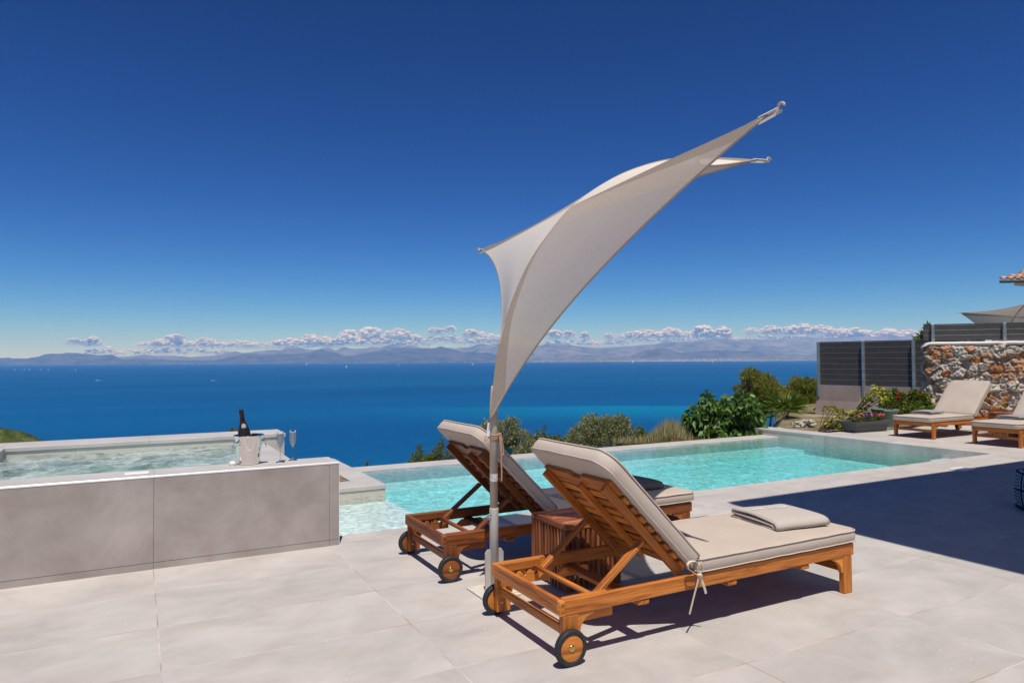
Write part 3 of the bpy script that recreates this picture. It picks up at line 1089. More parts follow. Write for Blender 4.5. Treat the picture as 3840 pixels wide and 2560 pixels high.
# ------------------------------------------------------------------ folded towels
def make_towel(label, mat, loc, rz, lx, ly, seed, sgn=1, letters=True, name='folded_towel'):
    o = empty(name, loc, rz, label, 'towel', 'folded pool towels')
    path = [(ly * .97, .010), (.03, .010), (.010, .014), (.004, .022), (.012, .030), (.03, .033), (ly * .93, .033), (ly * .965, .038), (ly * .97, .045), (ly * .96, .053), (ly * .93, .056)]
    path += [(ly * .7, .058), (ly * .4, .060), (.05, .058), (.012, .052), (-.012, .040), (-.017, .025), (-.012, .012)]
    pts = resample(smooth_pts([(0, a, b) for a, b in path], 2), 64)
    th = .0085
    g = G()
    rings = []
    for i in range(15):
        x = lx * i / 14
        top, bot = [], []
        for k, p in enumerate(pts):
            t = (pts[min(k + 1, 63)] - pts[max(k - 1, 0)]).normalized()
            nrm = Vector((0, -t.z, t.y))
            q = mn.noise(Vector((x * 6 + seed, p.y * 6, p.z * 12)))
            q2 = mn.noise(Vector((x * 3 + seed * 2, p.y * 3, 5)))
            pp = Vector((x + q2 * .012 * (1 if i in (0, 14) else .6), p.y + q * .006, p.z * (1 + .10 * q2) + q * .002))
            e = .6 + .4 * min(1, min(i, 14 - i) / 1.0)
            top.append(tuple(pp + nrm * th * e)); bot.append(tuple(pp - nrm * th * e))
        rings.append(top + bot[::-1])
    g.loft(rings, True, True, True)
    g.build('cloth', mat, o)
    if letters:
        g = G()
        for (a, b) in ((.10, .36), (.42, .50), (.54, .80)):
            pp = []
            m_ = max(6, int((b - a) * 70))
            for i in range(m_ + 1):
                x = lx * (a + (b - a) * i / m_)
                y = ly * .62 + .010 * math.sin(i * 2.1 + seed) * (1 + .6 * math.sin(i * .9))
                pp.append((x, y, .0745 + .10 * .06 * mn.noise(Vector((x * 3 + seed * 2, y * 3, 5)))))
            g.tube(pp, .0022, 5)
        g.build('embroidery', WHITE_THREAD, o)
    return o


CT = RT + .003 + .075 + .010
make_towel('beige grey towel with white stitching folded on the nearest lounger', TOWEL, (3.318, 2.90, CT - .003), math.radians(-8), .40, .41, 1.3)
make_towel('dark grey folded towel lying in shade on the lounger behind the sail pole', TOWEL_GREY, (3.24, 4.26, CT - .003), math.radians(3), .40, .42, 4.1)
make_towel('light grey towel folded flat on the right lounger beside the plant pot', TOWEL_LIGHT, (12.65, 7.62, CT - .003), math.radians(182), .42, .36, 2.2, letters=False)
make_towel('light grey folded towel on the lounger cut off by the right edge', TOWEL_LIGHT, (12.80, 6.28, CT - .003), math.radians(180), .42, .36, 6.2, letters=False)


# ------------------------------------------------------------------ slatted side tables
def make_table(label, loc, rz=0):
    o = empty('side_table', loc, rz, label, 'side table', 'slatted teak cube tables')
    S, Hh = .41, .405
    g = G()
    for (x, y) in ((0, 0), (S - .035, 0), (0, S - .035), (S - .035, S - .035)):
        q = G(); q.bx(x, x + .035, y, y + .035, 0, Hh - .036, 2); q.build('leg', WOOD_BOX, o)
    for y in (0, S - .03): g.bx(0, S, y, y + .03, Hh - .035, Hh, 0)
    for x in (0, S - .03): g.bx(x, x + .03, .031, S - .031, Hh - .035, Hh, 1)
    k = 10
    for i in range(k):
        y = .040 + i * (S - .08 - .022) / (k - 1)
        g.bx(.031, S - .031, y, y + .022, Hh - .024, Hh - .003, 0)
    g.build('table_top', WOOD_BOX, o)
    for sd in range(4):
        g = G()
        for i in range(9):
            a = .048 + i * (S - .096 - .020) / 8
            if sd == 0: g.bx(a, a + .020, .003, .023, .012, Hh - .036, 2, .002)
            if sd == 1: g.bx(a, a + .020, S - .023, S - .003, .012, Hh - .036, 2, .002)
            if sd == 2: g.bx(.003, .023, a, a + .020, .012, Hh - .036, 2, .002)
            if sd == 3: g.bx(S - .023, S - .003, a, a + .020, .012, Hh - .036, 2, .002)
        if sd == 0: g.bx(.036, S - .036, .024, .04, .03, .06, 0)
        if sd == 1: g.bx(.036, S - .036, S - .04, S - .024, .03, .06, 0)
        if sd == 2: g.bx(.024, .04, .036, S - .036, .03, .06, 1)
        if sd == 3: g.bx(S - .04, S - .024, .036, S - .036, .03, .06, 1)
        g.build('slatted_side', WOOD_BOX, o)
    return o


T1 = make_table('slatted teak cube table standing between the two near loungers', (2.262, 3.535, 0))
T2 = copy_tree(T1)
T2['label'] = 'slatted teak cube table under the orange juice glass by the stone wall'
T2.location = (13.34, 6.50, 0)

# ------------------------------------------------------------------ sail parasols
def sail_mat(name, transp, col, stripe=0.10, trl=.5):
    m, nt, out = nm(name)
    v = nd(nt, 'ShaderNodeAttribute', attribute_name='gc').outputs['Vector']
    s = nd(nt, 'ShaderNodeSeparateXYZ', {0: v})
    wv = mth(nt, 'SINE', mth(nt, 'MULTIPLY', s.outputs[0], 900.0))
    st = mth(nt, 'MULTIPLY_ADD', wv, stripe, 1.0 - stripe)
    n = noise(nt, coords(nt, 'Object'), 130, 2, .6)
    c = mixc(nt, 1.0, col, ramp(nt, n, [(.3, (.89, .885, .88)), (.7, (1.08, 1.08, 1.08))]), 'MULTIPLY')
    cc = nd(nt, 'ShaderNodeCombineXYZ', {0: st, 1: st, 2: st}).outputs[0]
    c = mixc(nt, 1.0, c, cc, 'MULTIPLY')
    d = nd(nt, 'ShaderNodeBsdfDiffuse', {'Color': c})
    t = nd(nt, 'ShaderNodeBsdfTranslucent', {'Color': c})
    a = nd(nt, 'ShaderNodeMixShader', {0: trl, 1: d.outputs[0], 2: t.outputs[0]})
    tr = nd(nt, 'ShaderNodeBsdfTransparent')
    b = nd(nt, 'ShaderNodeMixShader', {0: transp, 1: a.outputs[0], 2: tr.outputs[0]})
    nt.links.new(b.outputs[0], out.inputs['Surface'])
    return m


SAIL = sail_mat('sail_mesh_fabric', .12, (.60, .50, .415), .10, .28)
SAIL_SHEEN = sail_mat('sail_mesh_fabric_sheen', .05, (.86, .775, .69), .10, .18)  # same cloth coloured lighter, standing in for the sheen of its weave
SAIL2 = sail_mat('sail_sleeve_fabric', .03, (.46, .375, .30), .2, .2)
HEM = sail_mat('sail_hem_fabric', .0, (.52, .445, .375), .15, .15)
STRAP = simple('white_strap', (.78, .77, .74), .6, .2, vary=.08)
ROD_M = simple('rod_paint', (.50, .42, .34), .4, .4, vary=.1)

PX, PY = 1.903, 3.77


def make_sail(label):
    root = empty('shade_sail', (PX, PY, 0), 0, label, 'shade sail', 'triangular mesh sun sails on poles')
    V = lambda x, y, z: Vector((x - PX, y - PY, z))
    AC = [V(1.877, 3.771, 1.007), V(1.890, 3.770, 1.138), V(1.909, 3.768, 1.340), V(1.947, 3.764, 1.543), V(2.003, 3.759, 1.701), V(2.053, 3.754, 1.825),
          V(2.118, 3.748, 1.963), V(2.192, 3.741, 2.082), V(2.297, 3.730, 2.213), V(2.374, 3.723, 2.309), V(2.443, 3.716, 2.376), V(2.588, 3.702, 2.492),
          V(2.804, 3.681, 2.624), V(3.027, 3.659, 2.716), V(3.248, 3.638, 2.781), V(3.663, 3.598, 2.823), V(3.945, 3.570, 2.838), V(4.060, 3.559, 2.843)]
    DB = [V(2.5, 5.212, 2.302), V(2.498, 5.04, 2.304), V(2.485, 4.632, 2.325), V(2.465, 4.068, 2.358), V(2.443, 3.716, 2.376), V(2.475, 3.284, 2.420),
          V(2.495, 2.8, 2.462), V(2.5, 2.575, 2.474), V(2.5, 2.203, 2.496), V(2.5, 2.121, 2.505)]
    for k_, p_ in enumerate(AC[:5]):
        p_ += Vector((-.018, -.036, 0)) * (1 - k_ / 5)
    O = AC[10]
    N = 28
    rod = {'A': resample(smooth_pts(AC[:11][::-1], 2), N), 'C': resample(smooth_pts(AC[10:], 2), N), 'D': resample(smooth_pts(DB[:5][::-1], 2), N), 'B': resample(smooth_pts(DB[4:], 2), N)}
    tips = {'A': AC[0], 'B': DB[-1], 'C': AC[-1], 'D': DB[0]}
    # the fabric ends a little short of the rod ends, where straps take over
    cut = {'A': .985, 'B': .957, 'C': .94, 'D': .97}
    g = G()
    hem = G()
    for P, Q, s, t in (('A', 'B', .42, .22), ('A', 'D', .44, .60), ('B', 'C', .62, .42), ('C', 'D', .60, .24)):
        rp = resample(rod[P], 200)[: int(200 * cut[P])]
        rq = resample(rod[Q], 200)[: int(200 * cut[Q])]
        rp, rq = resample(rp, N), resample(rq, N)
        p1, q1 = rp[-1], rq[-1]
        m1 = p1.lerp(q1, t)
        off = (O - m1) * s
        M_ = 36
        arr = np.zeros((N, M_ + 1, 3))
        gcs = []
        for i in range(N):
            k = i / (N - 1)
            p, q = rp[i], rq[i]
            Qc = p.lerp(q, t) + (O - p.lerp(q, t)) * (s * (k ** 1.0))
            for j in range(M_ + 1):
                v = j / M_
                # cluster samples near both rods for the sleeves
                pt = (1 - v) ** 2 * p + 2 * v * (1 - v) * Qc + v * v * q
                arr[i, j] = pt
                gcs.append((k * 1.0, v, 0))
        base = len(g.f)
        g.grid(arr, 0, True, gcs)
        for f in range(base, len(g.f)):
            r_, c_ = divmod(f - base, M_)
            if (P, Q) in (('A', 'D'), ('B', 'C')):
                g.mi[f] = 2
            if c_ < 4 and (P, Q) == ('A', 'B'):
                g.mi[f] = 1
            if c_ >= M_ - 2:
                g.mi[f] = 1
        edge = [Vector(arr[N - 1, j]) for j in range(M_ + 1)]
        hem.tube(edge, .0065, 6)
        inner = [Vector(arr[N - 2, j]) for j in range(M_ + 1)]
    # keep the panels apart only by their material; weld the seams along the rods
    can = g.build('canopy', [SAIL, SAIL2, SAIL_SHEEN], root, fix=False)
    hem.build('hem', HEM, can)
    for a, b in (('A', 'C'), ('D', 'B')):
        q = G()
        full = rod[a][::-1] + rod[b][1:]
        off = Vector((.006, 0, -.011))
        q.tube([p + off for p in full] if a == 'D' else [Vector((.0, .004, .97)), Vector((.008, .004, 1.15)), Vector((.022, .004, 1.34))] + [p + off for p in full if p.z > 1.5], .009, 8)
        q.build('rod', ROD_M, root)
    for k in 'BCD':
        tip = tips[k]
        prv = rod[k][-4]
        d = (tip - prv).normalized()
        e = resample(rod[k], 200)[int(200 * cut[k])]
        q = G()
        ribbon(q, [e - d * .05, e.lerp(tip, .5), tip - d * .01], .022, .004, d.cross(Vector((.3, .2, 1))))
        ribbon(q, [e - d * .06 + Vector((0, 0, -.022)), e.lerp(tip, .5) + Vector((0, 0, -.018)), tip - d * .005 + Vector((0, 0, -.004))], .015, .004, d.cross(Vector((.3, .2, 1))))
        q.build('corner_strap', STRAP, root)
        q = G()
        sd = d.cross(Vector((0, 0, 1))).normalized()
        up = sd.cross(d)
        hp = [tip - d * .008 + up * .0, tip - d * .008 + up * .014, tip + d * .004 + up * .021, tip + d * .018 + up * .016, tip + d * .025 + up * .004]
        q.tube(smooth_pts(hp), .0068, 8)
        q.build('hook', ROD_M, root)
    # pole, sleeve, fins, base plate
    q = G(); q.bx(-.124, .120, -.128, .132, .002, .012, bev=.003); q.build('base_plate', PAINT, root)
    for x in (-.10, .096):
        for y in (-.10, .105):
            q = G(); q.lathe([(.011, .012), (.011, .018), (.008, .021), (.003, .022)], 12, Matrix.Translation((x, y, 0))); q.build('bolt', PAINT, root)
    q = G(); q.lathe([(.0275, .012), (.0275, .50), (.0265, .505)], 28); q.build('sleeve', PAINT_OLD, root)
    q = G(); q.lathe([(.0238, .45), (.0238, 1.10), (.018, 1.20), (.012, 1.24)], 28); q.build('pole', PAINT_POLE, root)
    q = G(); q.lathe([(.0244, .665), (.0244, .712)], 28, None, False, False); q.build('worn_band', WORN, root)
    for sx in (-1, 1):
        poly = [(.026, .012), (.060, .012), (.060, .238), (.046, .258), (.026, .258)]
        M = Matrix(((sx, 0, 0, 0), (0, 0, 1, -.006), (0, 1, 0, 0), (0, 0, 0, 1)))
        q = G(); q.prism(poly, .012, M); q.build('fin', PAINT_OLD, root)
    q = G(); q.lathe([(.006, 0), (.006, .02)], 10, Matrix.Translation((-.036, -.01, .44))); q.tube([(-.036 + .012 * math.cos(a), -.012, .455 + .018 * math.sin(a)) for a in np.linspace(0, 6.28, 13)], .003, 6); q.build('ring_pin', STEEL, root)
    # cord wound round the pole, loop and tails hanging on its right
    q = G()
    for k in range(3):
        q.tube([(.0275 * math.cos(a), .0275 * math.sin(a), .925 + .011 * k + .004 * math.sin(a)) for a in np.linspace(0, 2 * math.pi, 25)[:-1]], .0048, 6, True)
    q.tube(smooth_pts([(.020, -.026, .94), (.028, -.034, .958), (.038, -.032, .93), (.048, -.03, .87), (.052, -.03, .83), (.042, -.032, .812), (.032, -.032, .84), (.028, -.032, .90), (.026, -.03, .935)]), .0052, 7)
    q.tube(smooth_pts([(.024, -.028, .94), (.034, -.034, .90), (.036, -.034, .83), (.034, -.032, .77), (.038, -.032, .72), (.036, -.032, .665)]), .0048, 7)
    q.tube(smooth_pts([(.024, -.028, .94), (.033, -.03, .95), (.036, -.033, .905)]), .0055, 7)
    q.build('cord', CORD_TAN, root)
    q = G(); ribbon(q, [(-.034, -.012, 1.02), (-.040, -.014, .975), (-.046, -.014, .935)], .022, .004, (1, 0, .2)); q.build('corner_strap', STRAP, root)
    q = G(); q.tube(smooth_pts([(-.044, -.014, .94), (-.050, -.014, .918), (-.062, -.014, .915), (-.066, -.014, .93), (-.058, -.014, .945)]), .0045, 7); q.build('hook', ROD_M, root)
    return root


S1 = make_sail('grey mesh sun sail curving up from its beige pole over the two near loungers')
S2 = copy_tree(S1)
S2['label'] = 'pale sun sail at the right edge rising behind the dark fence on the stone wall'
th = math.radians(241.7)
tipw = at_d(3590, 1171, 19.0)
ld = Vector((2.5 - PX, 2.121 - PY, 2.505))
S2.location = (tipw.x - (ld.x * math.cos(th) - ld.y * math.sin(th)), tipw.y - (ld.x * math.sin(th) + ld.y * math.cos(th)), tipw.z - ld.z)
S2.rotation_euler = (0, 0, th)


# ------------------------------------------------------------------ ice bucket, bottle, flutes, juice
def metal(name, col, rough):
    m, nt, out = nm(name)
    n = noise(nt, coords(nt, 'Object', (1, 1, .15)), 60, 3)
    principled(nt, out, col, rough, .5, 1.0, bump(nt, n, .03, .002))
    return m


INOX = metal('polished_steel', (.74, .70, .67), .11)


def glass_mat(name, tint=(1, 1, 1)):
    m, nt, out = nm(name)
    lw = nd(nt, 'ShaderNodeFresnel', {'IOR': 1.5})
    t = nd(nt, 'ShaderNodeBsdfTransparent', {'Color': tint})
    gl = nd(nt, 'ShaderNodeBsdfGlossy', {'Color': (1, 1, 1), 'Roughness': .02})
    mx = nd(nt, 'ShaderNodeMixShader', {0: lw.outputs[0], 1: t.outputs[0], 2: gl.outputs[0]})
    nt.links.new(mx.outputs[0], out.inputs['Surface'])
    return m


GLASS = glass_mat('clear_glass', (.96, .98, .98))
BZ = .6255
bp = at_z(800 + 545 * .2551, 1500 + 958 * .2551, BZ)
bk = empty('ice_bucket', (bp.x, bp.y + .085, BZ), 0, 'polished steel ice bucket with ring handles on the hot tub ledge', 'ice bucket')
g = G()
prof = [(.004, .001), (.070, .0), (.074, .003), (.076, .012), (.102, .205), (.106, .212), (.110, .214), (.111, .217), (.107, .219), (.101, .213), (.098, .205), (.074, .018), (.004, .014)]
g.lathe(prof, 56); g.build('bucket', INOX, bk)
for sx in (-1, 1):
    a0 = math.radians(208 if sx < 0 else -12)
    dx, dy = math.cos(a0), math.sin(a0)
    g = G()
    M = Matrix.Translation((dx * .097, dy * .097, .168)) @ Matrix.Rotation(a0, 4, 'Z') @ Matrix.Rotation(math.pi / 2, 4, 'Y')
    g.lathe([(.010, -.004), (.010, .004), (.007, .008), (.009, .013), (.012, .018), (.010, .024), (.004, .027)], 16, M)
    tx, ty = -dy, dx
    ring = [(dx * .108 + tx * .021 * math.cos(a) + dx * .008 * (1 - math.sin(a)), dy * .108 + ty * .021 * math.cos(a) + dy * .008 * (1 - math.sin(a)), .148 + .021 * math.sin(a)) for a in np.linspace(0, 2 * math.pi, 25)[:-1]]
    g.tube(ring, .0030, 8, True)
    g.build('handle', INOX, bk)
g = G()
for i in range(22):
    a, r_ = random.uniform(0, 6.28), random.uniform(0, .075)
    g.box((r_ * math.cos(a), r_ * math.sin(a), .150 + random.uniform(-.02, .012)), (.03, .03, .028), Matrix.Rotation(random.uniform(0, 3), 3, 'Y') @ Matrix.Rotation(random.uniform(0, 3), 3, 'X'), 0, .005)
tag(g.build('ice_cubes', glass_mat('ice', (.86, .90, .92))), 'loose ice filling the steel bucket round the bottle', 'ice', kind='stuff')
bpy.data.objects['ice_cubes'].location = (bp.x, bp.y + .085, BZ)
BOTTLE = simple('dark_bottle', (.018, .014, .015), .38, .4, vary=.2, scale=20)
FOIL = simple('black_foil', (.022, .016, .016), .30, .5, .3, vary=.4, scale=50, bmp=.3)
LABEL = simple('bottle_label', (.40, .39, .37), .5, .3, .3, vary=.5, scale=120)
bt = empty('champagne_bottle', (bp.x - .012, bp.y + .085, BZ + .066), 0, 'dark champagne bottle with foiled neck leaning in the steel bucket', 'bottle')
bt.rotation_euler = (math.radians(-3), math.radians(-7), 0)
g = G()
g.lathe([(.005, .004), (.042, .0), (.0445, .008), (.0445, .155), (.043, .180), (.037, .205), (.0265, .235), (.0195, .262), (.0165, .285)], 40); g.build('glass_body', BOTTLE, bt)
g = G()
g.lathe([(.0200, .262), (.0172, .285), (.0160, .305), (.0180, .310), (.0180, .318), (.0165, .320), (.0172, .330), (.0165, .342), (.010, .346), (.002, .347)], 40); g.build('neck_foil', FOIL, bt)
g = G()
arc = [math.radians(a) for a in np.linspace(-118, -62, 12)]
P = np.array([[[(.0370 - .055 * 0) * 1.0 * math.cos(a) * k, .0370 * math.sin(a) * k, z] for a in arc] for z, k in ((.208, .985), (.222, .88), (.238, .73))])
for sc_ in (0,):
    P[..., :2] *= 1.03
g.grid(P); g.build('label', LABEL, bt)
def fizz_mat():
    m, nt, out = nm('bubbly_wine')
    n = noise(nt, coords(nt, 'Object'), 85, 4, .6)
    c = ramp(nt, n, [(.35, (.62, .66, .72)), (.55, (.92, .93, .94))])
    d = nd(nt, 'ShaderNodeBsdfDiffuse', {'Color': c})
    t = nd(nt, 'ShaderNodeBsdfTranslucent', {'Color': c})
    nt.links.new(nd(nt, 'ShaderNodeMixShader', {0: .5, 1: d.outputs[0], 2: t.outputs[0]}).outputs[0], out.inputs['Surface'])
    return m


LIQ = fizz_mat()


def flute(label, px, py):
    p = at_z(px, py, BZ)
    o = empty('champagne_flute', (p.x, p.y, BZ), 0, label, 'glass', 'champagne flutes on the hot tub ledge')
    g = G()
    g.lathe([(.001, .0005), (.034, .0005), (.0345, .002), (.020, .005), (.006, .010), (.0038, .020), (.0034, .085), (.0040, .096), (.009, .108), (.0185, .130), (.0255, .160), (.0268, .190), (.0245, .225), (.0238, .232)], 36, None, True, False)
    g.build('bowl_and_stem', GLASS, o)
    g = G(); g.lathe([(.001, .106), (.008, .110), (.0172, .131), (.0240, .160), (.0250, .185), (.0235, .215), (.001, .217)], 28)
    g.build('fizz', LIQ, o)
    return o


flute('champagne flute standing closest to the steel ice bucket', 800 + 985 * .2551, 1500 + 908 * .2551)
flute('champagne flute farther from the bucket, seen against the sea', 800 + 1168 * .2551, 1500 + 880 * .2551)

JUICE = simple('orange_juice', (.80, .42, .02), .3, .4, vary=.05)
jp = Vector((13.50, 6.70, .4055))
jg = empty('juice_glass', jp, 0, 'stemmed glass of orange juice on the slatted table by the stone wall', 'glass')
g = G(); g.lathe([(.001, .001), (.042, .001), (.042, .003), (.006, .010), (.005, .075), (.012, .085), (.048, .112), (.060, .150), (.062, .19)], 28, None, True, False); g.build('bowl_and_stem', GLASS, jg)
g = G(); g.lathe([(.001, .084), (.014, .089), (.046, .114), (.058, .150), (.0595, .178), (.001, .180)], 28); g.build('juice', JUICE, jg)

# small things on the terrace
fl = at_z(3252 + 1470 / 4, 1400 + 1450 / 4, .0)
g = G(); g.box((fl.x, fl.y + .03, .008), (.24, .20, .016), None, 0, .004)
tag(g.build('skimmer_lid', WHITE_PLASTIC), 'square white skimmer lid in the terrace at the edge of the big shadow', 'lid')


def key_mat():
    m, nt, out = nm('greek_key_fabric')
    v = nd(nt, 'ShaderNodeAttribute', attribute_name='gc').outputs['Vector']
    s = nd(nt, 'ShaderNodeSeparateXYZ', {0: v})
    a = mth(nt, 'SUBTRACT', mth(nt, 'FRACT', mth(nt, 'MULTIPLY', s.outputs[0], 5.5)), .5)
    b = mth(nt, 'SUBTRACT', mth(nt, 'FRACT', mth(nt, 'MULTIPLY', s.outputs[1], 5.5)), .5)
    k = mth(nt, 'MAXIMUM', mth(nt, 'ABSOLUTE', a), mth(nt, 'ABSOLUTE', b))
    st = mth(nt, 'GREATER_THAN', mth(nt, 'FRACT', mth(nt, 'MULTIPLY', k, 7.0)), .5)
    c = mixc(nt, st, (.02, .035, .08), (.42, .46, .50))
    principled(nt, out, c, .85, .1)
    return m


pf = at_z(3818, 1925, 0)
po = empty('pouf', (pf.x + .385 * math.cos(YAW) + .06, pf.y - .385 * math.sin(YAW) + .10, 0), 0, 'navy and white patterned round pouf cut off by the right edge', 'pouf')
g = G()
prof = [(.02, 0), (.24, 0), (.265, .02), (.26, .05), (.275, .12), (.275, .22), (.262, .31), (.235, .345), (.15, .365), (.02, .372)]
n0 = len(g.v)
g.lathe(prof, 48)
for i in range(len(g.v)):
    x, y, z = g.v[i]
    g.g[i] = (math.atan2(y, x) * .275, z, 0)
g.build('cover', key_mat(), po)
NAVY = simple('navy_piping', (.015, .02, .05), .8, .1)
g = G()
for rr, zz in ((.252, .335), (.262, .022)):
    g.tube([(rr * math.cos(a), rr * math.sin(a), zz) for a in np.linspace(0, 6.283, 49)[:-1]], .008, 6, True)
g.build('piping', NAVY, po)

# ------------------------------------------------------------------ plants
def leaves_obj(name, pos, dirs, length, width, mat, parent=None, fold=.18, droop=.0):
    """one mesh of many small leaf faces; pos, dirs: arrays (n,3)"""
    pos, dirs = np.asarray(pos, float), np.asarray(dirs, float)
    n = len(pos)
    dirs = dirs / np.maximum(1e-6, np.linalg.norm(dirs, axis=1))[:, None]
    rnd = rng.normal(size=(n, 3))
    side = np.cross(dirs, rnd)
    side /= np.maximum(1e-6, np.linalg.norm(side, axis=1))[:, None]
    nor = np.cross(side, dirs)
    L = (np.asarray(length) * rng.uniform(.7, 1.25, n))[:, None]
    W = (np.asarray(width) * rng.uniform(.75, 1.2, n))[:, None]
    tip = pos + dirs * L
    tip[:, 2] -= droop * L[:, 0]
    a = pos + dirs * L * .45 + side * W * .5 + nor * W * fold
    b = pos + dirs * L * .45 - side * W * .5 + nor * W * fold
    V = np.stack([pos, a, tip, b], 1).reshape(-1, 3)
    me = bpy.data.meshes.new(name)
    idx = np.arange(n * 4).reshape(n, 4)
    f = np.concatenate([idx[:, [0, 1, 2]], idx[:, [0, 2, 3]]], 0)
    me.from_pydata(V.tolist(), [], f.tolist())
    me.materials.append(mat)
    me.update()
    o = bpy.data.objects.new(name, me)
    COL.objects.link(o)
    if parent is not None:
        o.parent = parent
    return o


def clump_pts(c, r, n, up=.25, inner=.45):
    """leaf roots in an ellipsoid shell, directions mostly outward"""
    d = rng.normal(size=(n, 3))
    d /= np.linalg.norm(d, axis=1)[:, None]
    k = inner + (1 - inner) * rng.random(n) ** .6
    bumps = 1 + .28 * np.sin(d[:, 0] * 5 + c[0] * 3) * np.sin(d[:, 1] * 6 + c[1] * 2 + d[:, 2] * 4)
    p = np.asarray(c) + d * np.asarray(r) * (k * bumps)[:, None]
    dd = d * .8 + rng.normal(size=(n, 3)) * .55
    dd[:, 2] += up
    return p, dd


def bush(name, label, cat, base, clumps, mat, n, ln, wd, group=None, tk=1.0, up=.25, trunk=True, bark=None, part='foliage', droop=0, inner=.4):
    """clumps: list of (center, radius3) in world; base: world foot point"""
    o = empty(name, base, 0, label, cat, group)
    b = np.array(base)
    vols = [max(1e-4, r[0] * r[1] * r[2]) ** (2 / 3) for _, r in clumps]
    tot = sum(vols)
    P, D = [], []
    for (c, r), v in zip(clumps, vols):
        k = max(30, int(n * v / tot))
        p, d = clump_pts(np.array(c) - b, r, k, up, inner)
        P.append(p); D.append(d)
    leaves_obj(part, np.concatenate(P), np.concatenate(D), ln, wd, mat, o, droop=droop)
    if trunk:
        g = G()
        for (c, r) in clumps[:14]:
            e = Vector(np.array(c) - b)
            mid = e * .5 + Vector((random.uniform(-.1, .1), random.uniform(-.1, .1), 0)) * e.length * .6
            t = .022 * max(.5, e.length) * tk
            sp_ = smooth_pts([Vector((0, 0, -.05)), mid * .6, mid, e])
            g.tube(sp_, [t * (1 - .7 * q_ / len(sp_)) for q_ in range(len(sp_))], 6)
        g.build('trunk', bark or BARK, o)
    return o


def px_clumps(lst, dist, jitter=.25, flat=1.0):
    """(px, py, rx, ry in photo pixels) -> world ellipsoids with real depth"""
    out = []
    for (x, y, rx, ry) in lst:
        d = dist + random.uniform(-jitter, jitter)
        p = at_d(x, y, d)
        out.append(((p.x, p.y, p.z), (rx * d / FPX, rx * d / FPX * flat, ry * d / FPX)))
    return out


def foot(px, dist, dz=0):
    p = at_d(px, 1400, dist)
    return (p.x, p.y, float(terrain_h(np.array([p.x]), np.array([p.y]))[0]) + dz)


# olive bushes below the overflow edge
bush('olive_bush', 'large round grey green olive bush behind the middle of the pool edge', 'bush', foot(2250, 17.5),
     px_clumps([(2185, 1640, 58, 48), (2240, 1610, 62, 50), (2300, 1605, 58, 46), (2345, 1640, 48, 48), (2270, 1670, 90, 50), (2150, 1650, 30, 30), (2210, 1580, 30, 22), (2330, 1580, 28, 20), (2160, 1700, 40, 40), (2360, 1700, 45, 45)], 17.5, .5),
     OLIVE, 17000, .085, .024, 'bushes beyond the pool edge')
bush('olive_bush', 'grey green olive bush seen behind the sail pole and lounger backrest', 'bush', foot(1890, 15.5),
     px_clumps([(1840, 1610, 45, 36), (1900, 1625, 52, 42), (1950, 1660, 52, 48), (1985, 1690, 40, 40), (1890, 1690, 60, 45), (1830, 1640, 40, 34), (1920, 1590, 28, 24), (1960, 1720, 70, 40)], 15.5, .4),
     OLIVE, 12000, .075, .021, 'bushes beyond the pool edge')
# darker scrub
bush('green_shrub', 'low dark green shrubs filling the gap between the two olive bushes', 'bush', foot(2060, 18.5),
     px_clumps([(2030, 1665, 40, 30), (2075, 1662, 42, 30), (2110, 1672, 40, 32), (2020, 1640, 12, 28), (2040, 1620, 7, 26), (1990, 1690, 40, 30), (2060, 1700, 60, 40), (2125, 1655, 14, 18), (2150, 1690, 50, 30), (2000, 1660, 26, 26), (2090, 1690, 60, 30)], 18.5, .4),
     SHRUB, 11000, .06, .028, 'bushes beyond the pool edge')
bush('green_shrub', 'bright dark green shrub to the right of the large olive bush', 'bush', foot(2430, 17),
     px_clumps([(2390, 1650, 38, 34), (2440, 1655, 42, 30), (2480, 1668, 36, 28), (2400, 1620, 16, 20), (2430, 1690, 70, 30), (2500, 1640, 12, 24), (2463, 1632, 10, 20), (2520, 1680, 50, 30), (2380, 1690, 60, 30), (2560, 1690, 50, 30)], 17, .4),
     SHRUB, 11000, .055, .026, 'bushes beyond the pool edge')
bush('green_shrub', 'small upright shrub left of the lounger backrest at the pool edge', 'bush', foot(1620, 13.0),
     px_clumps([(1560, 1722, 26, 26), (1575, 1690, 14, 24), (1605, 1722, 26, 20), (1640, 1700, 22, 28), (1625, 1735, 60, 24), (1655, 1665, 12, 22), (1550, 1740, 24, 16), (1690, 1710, 28, 30)], 13.0, .3),
     SHRUB, 5200, .036, .016, 'bushes beyond the pool edge', inner=.25)
bush('seedling', 'tiny dark shoot standing alone at the left end of the pool edge', 'plant', foot(1376, 12.5),
     px_clumps([(1376, 1748, 7, 10), (1377, 1734, 4, 7)], 12.5, .02), SHRUB, 220, .02, .009)
bush('seedling', 'small tuft poking over the back wall of the hot tub beside the bottle', 'plant', (-.02, 9.3, -1.2),
     px_clumps([(885, 1611, 16, 6), (870, 1612, 8, 5), (905, 1612, 8, 5)], 9.4, .02), SHRUB, 260, .025, .009)
bush('airy_shrub', 'thin airy shrub with sparse blue green leaves left of the fig bush', 'bush', foot(2540, 16),
     px_clumps([(2520, 1590, 26, 18), (2545, 1600, 30, 22), (2575, 1615, 26, 24), (2530, 1625, 30, 22), (2590, 1640, 36, 22), (2515, 1615, 18, 18)], 16, .3),
     OLIVE, 1500, .045, .016, 'bushes beyond the pool edge', inner=.2)
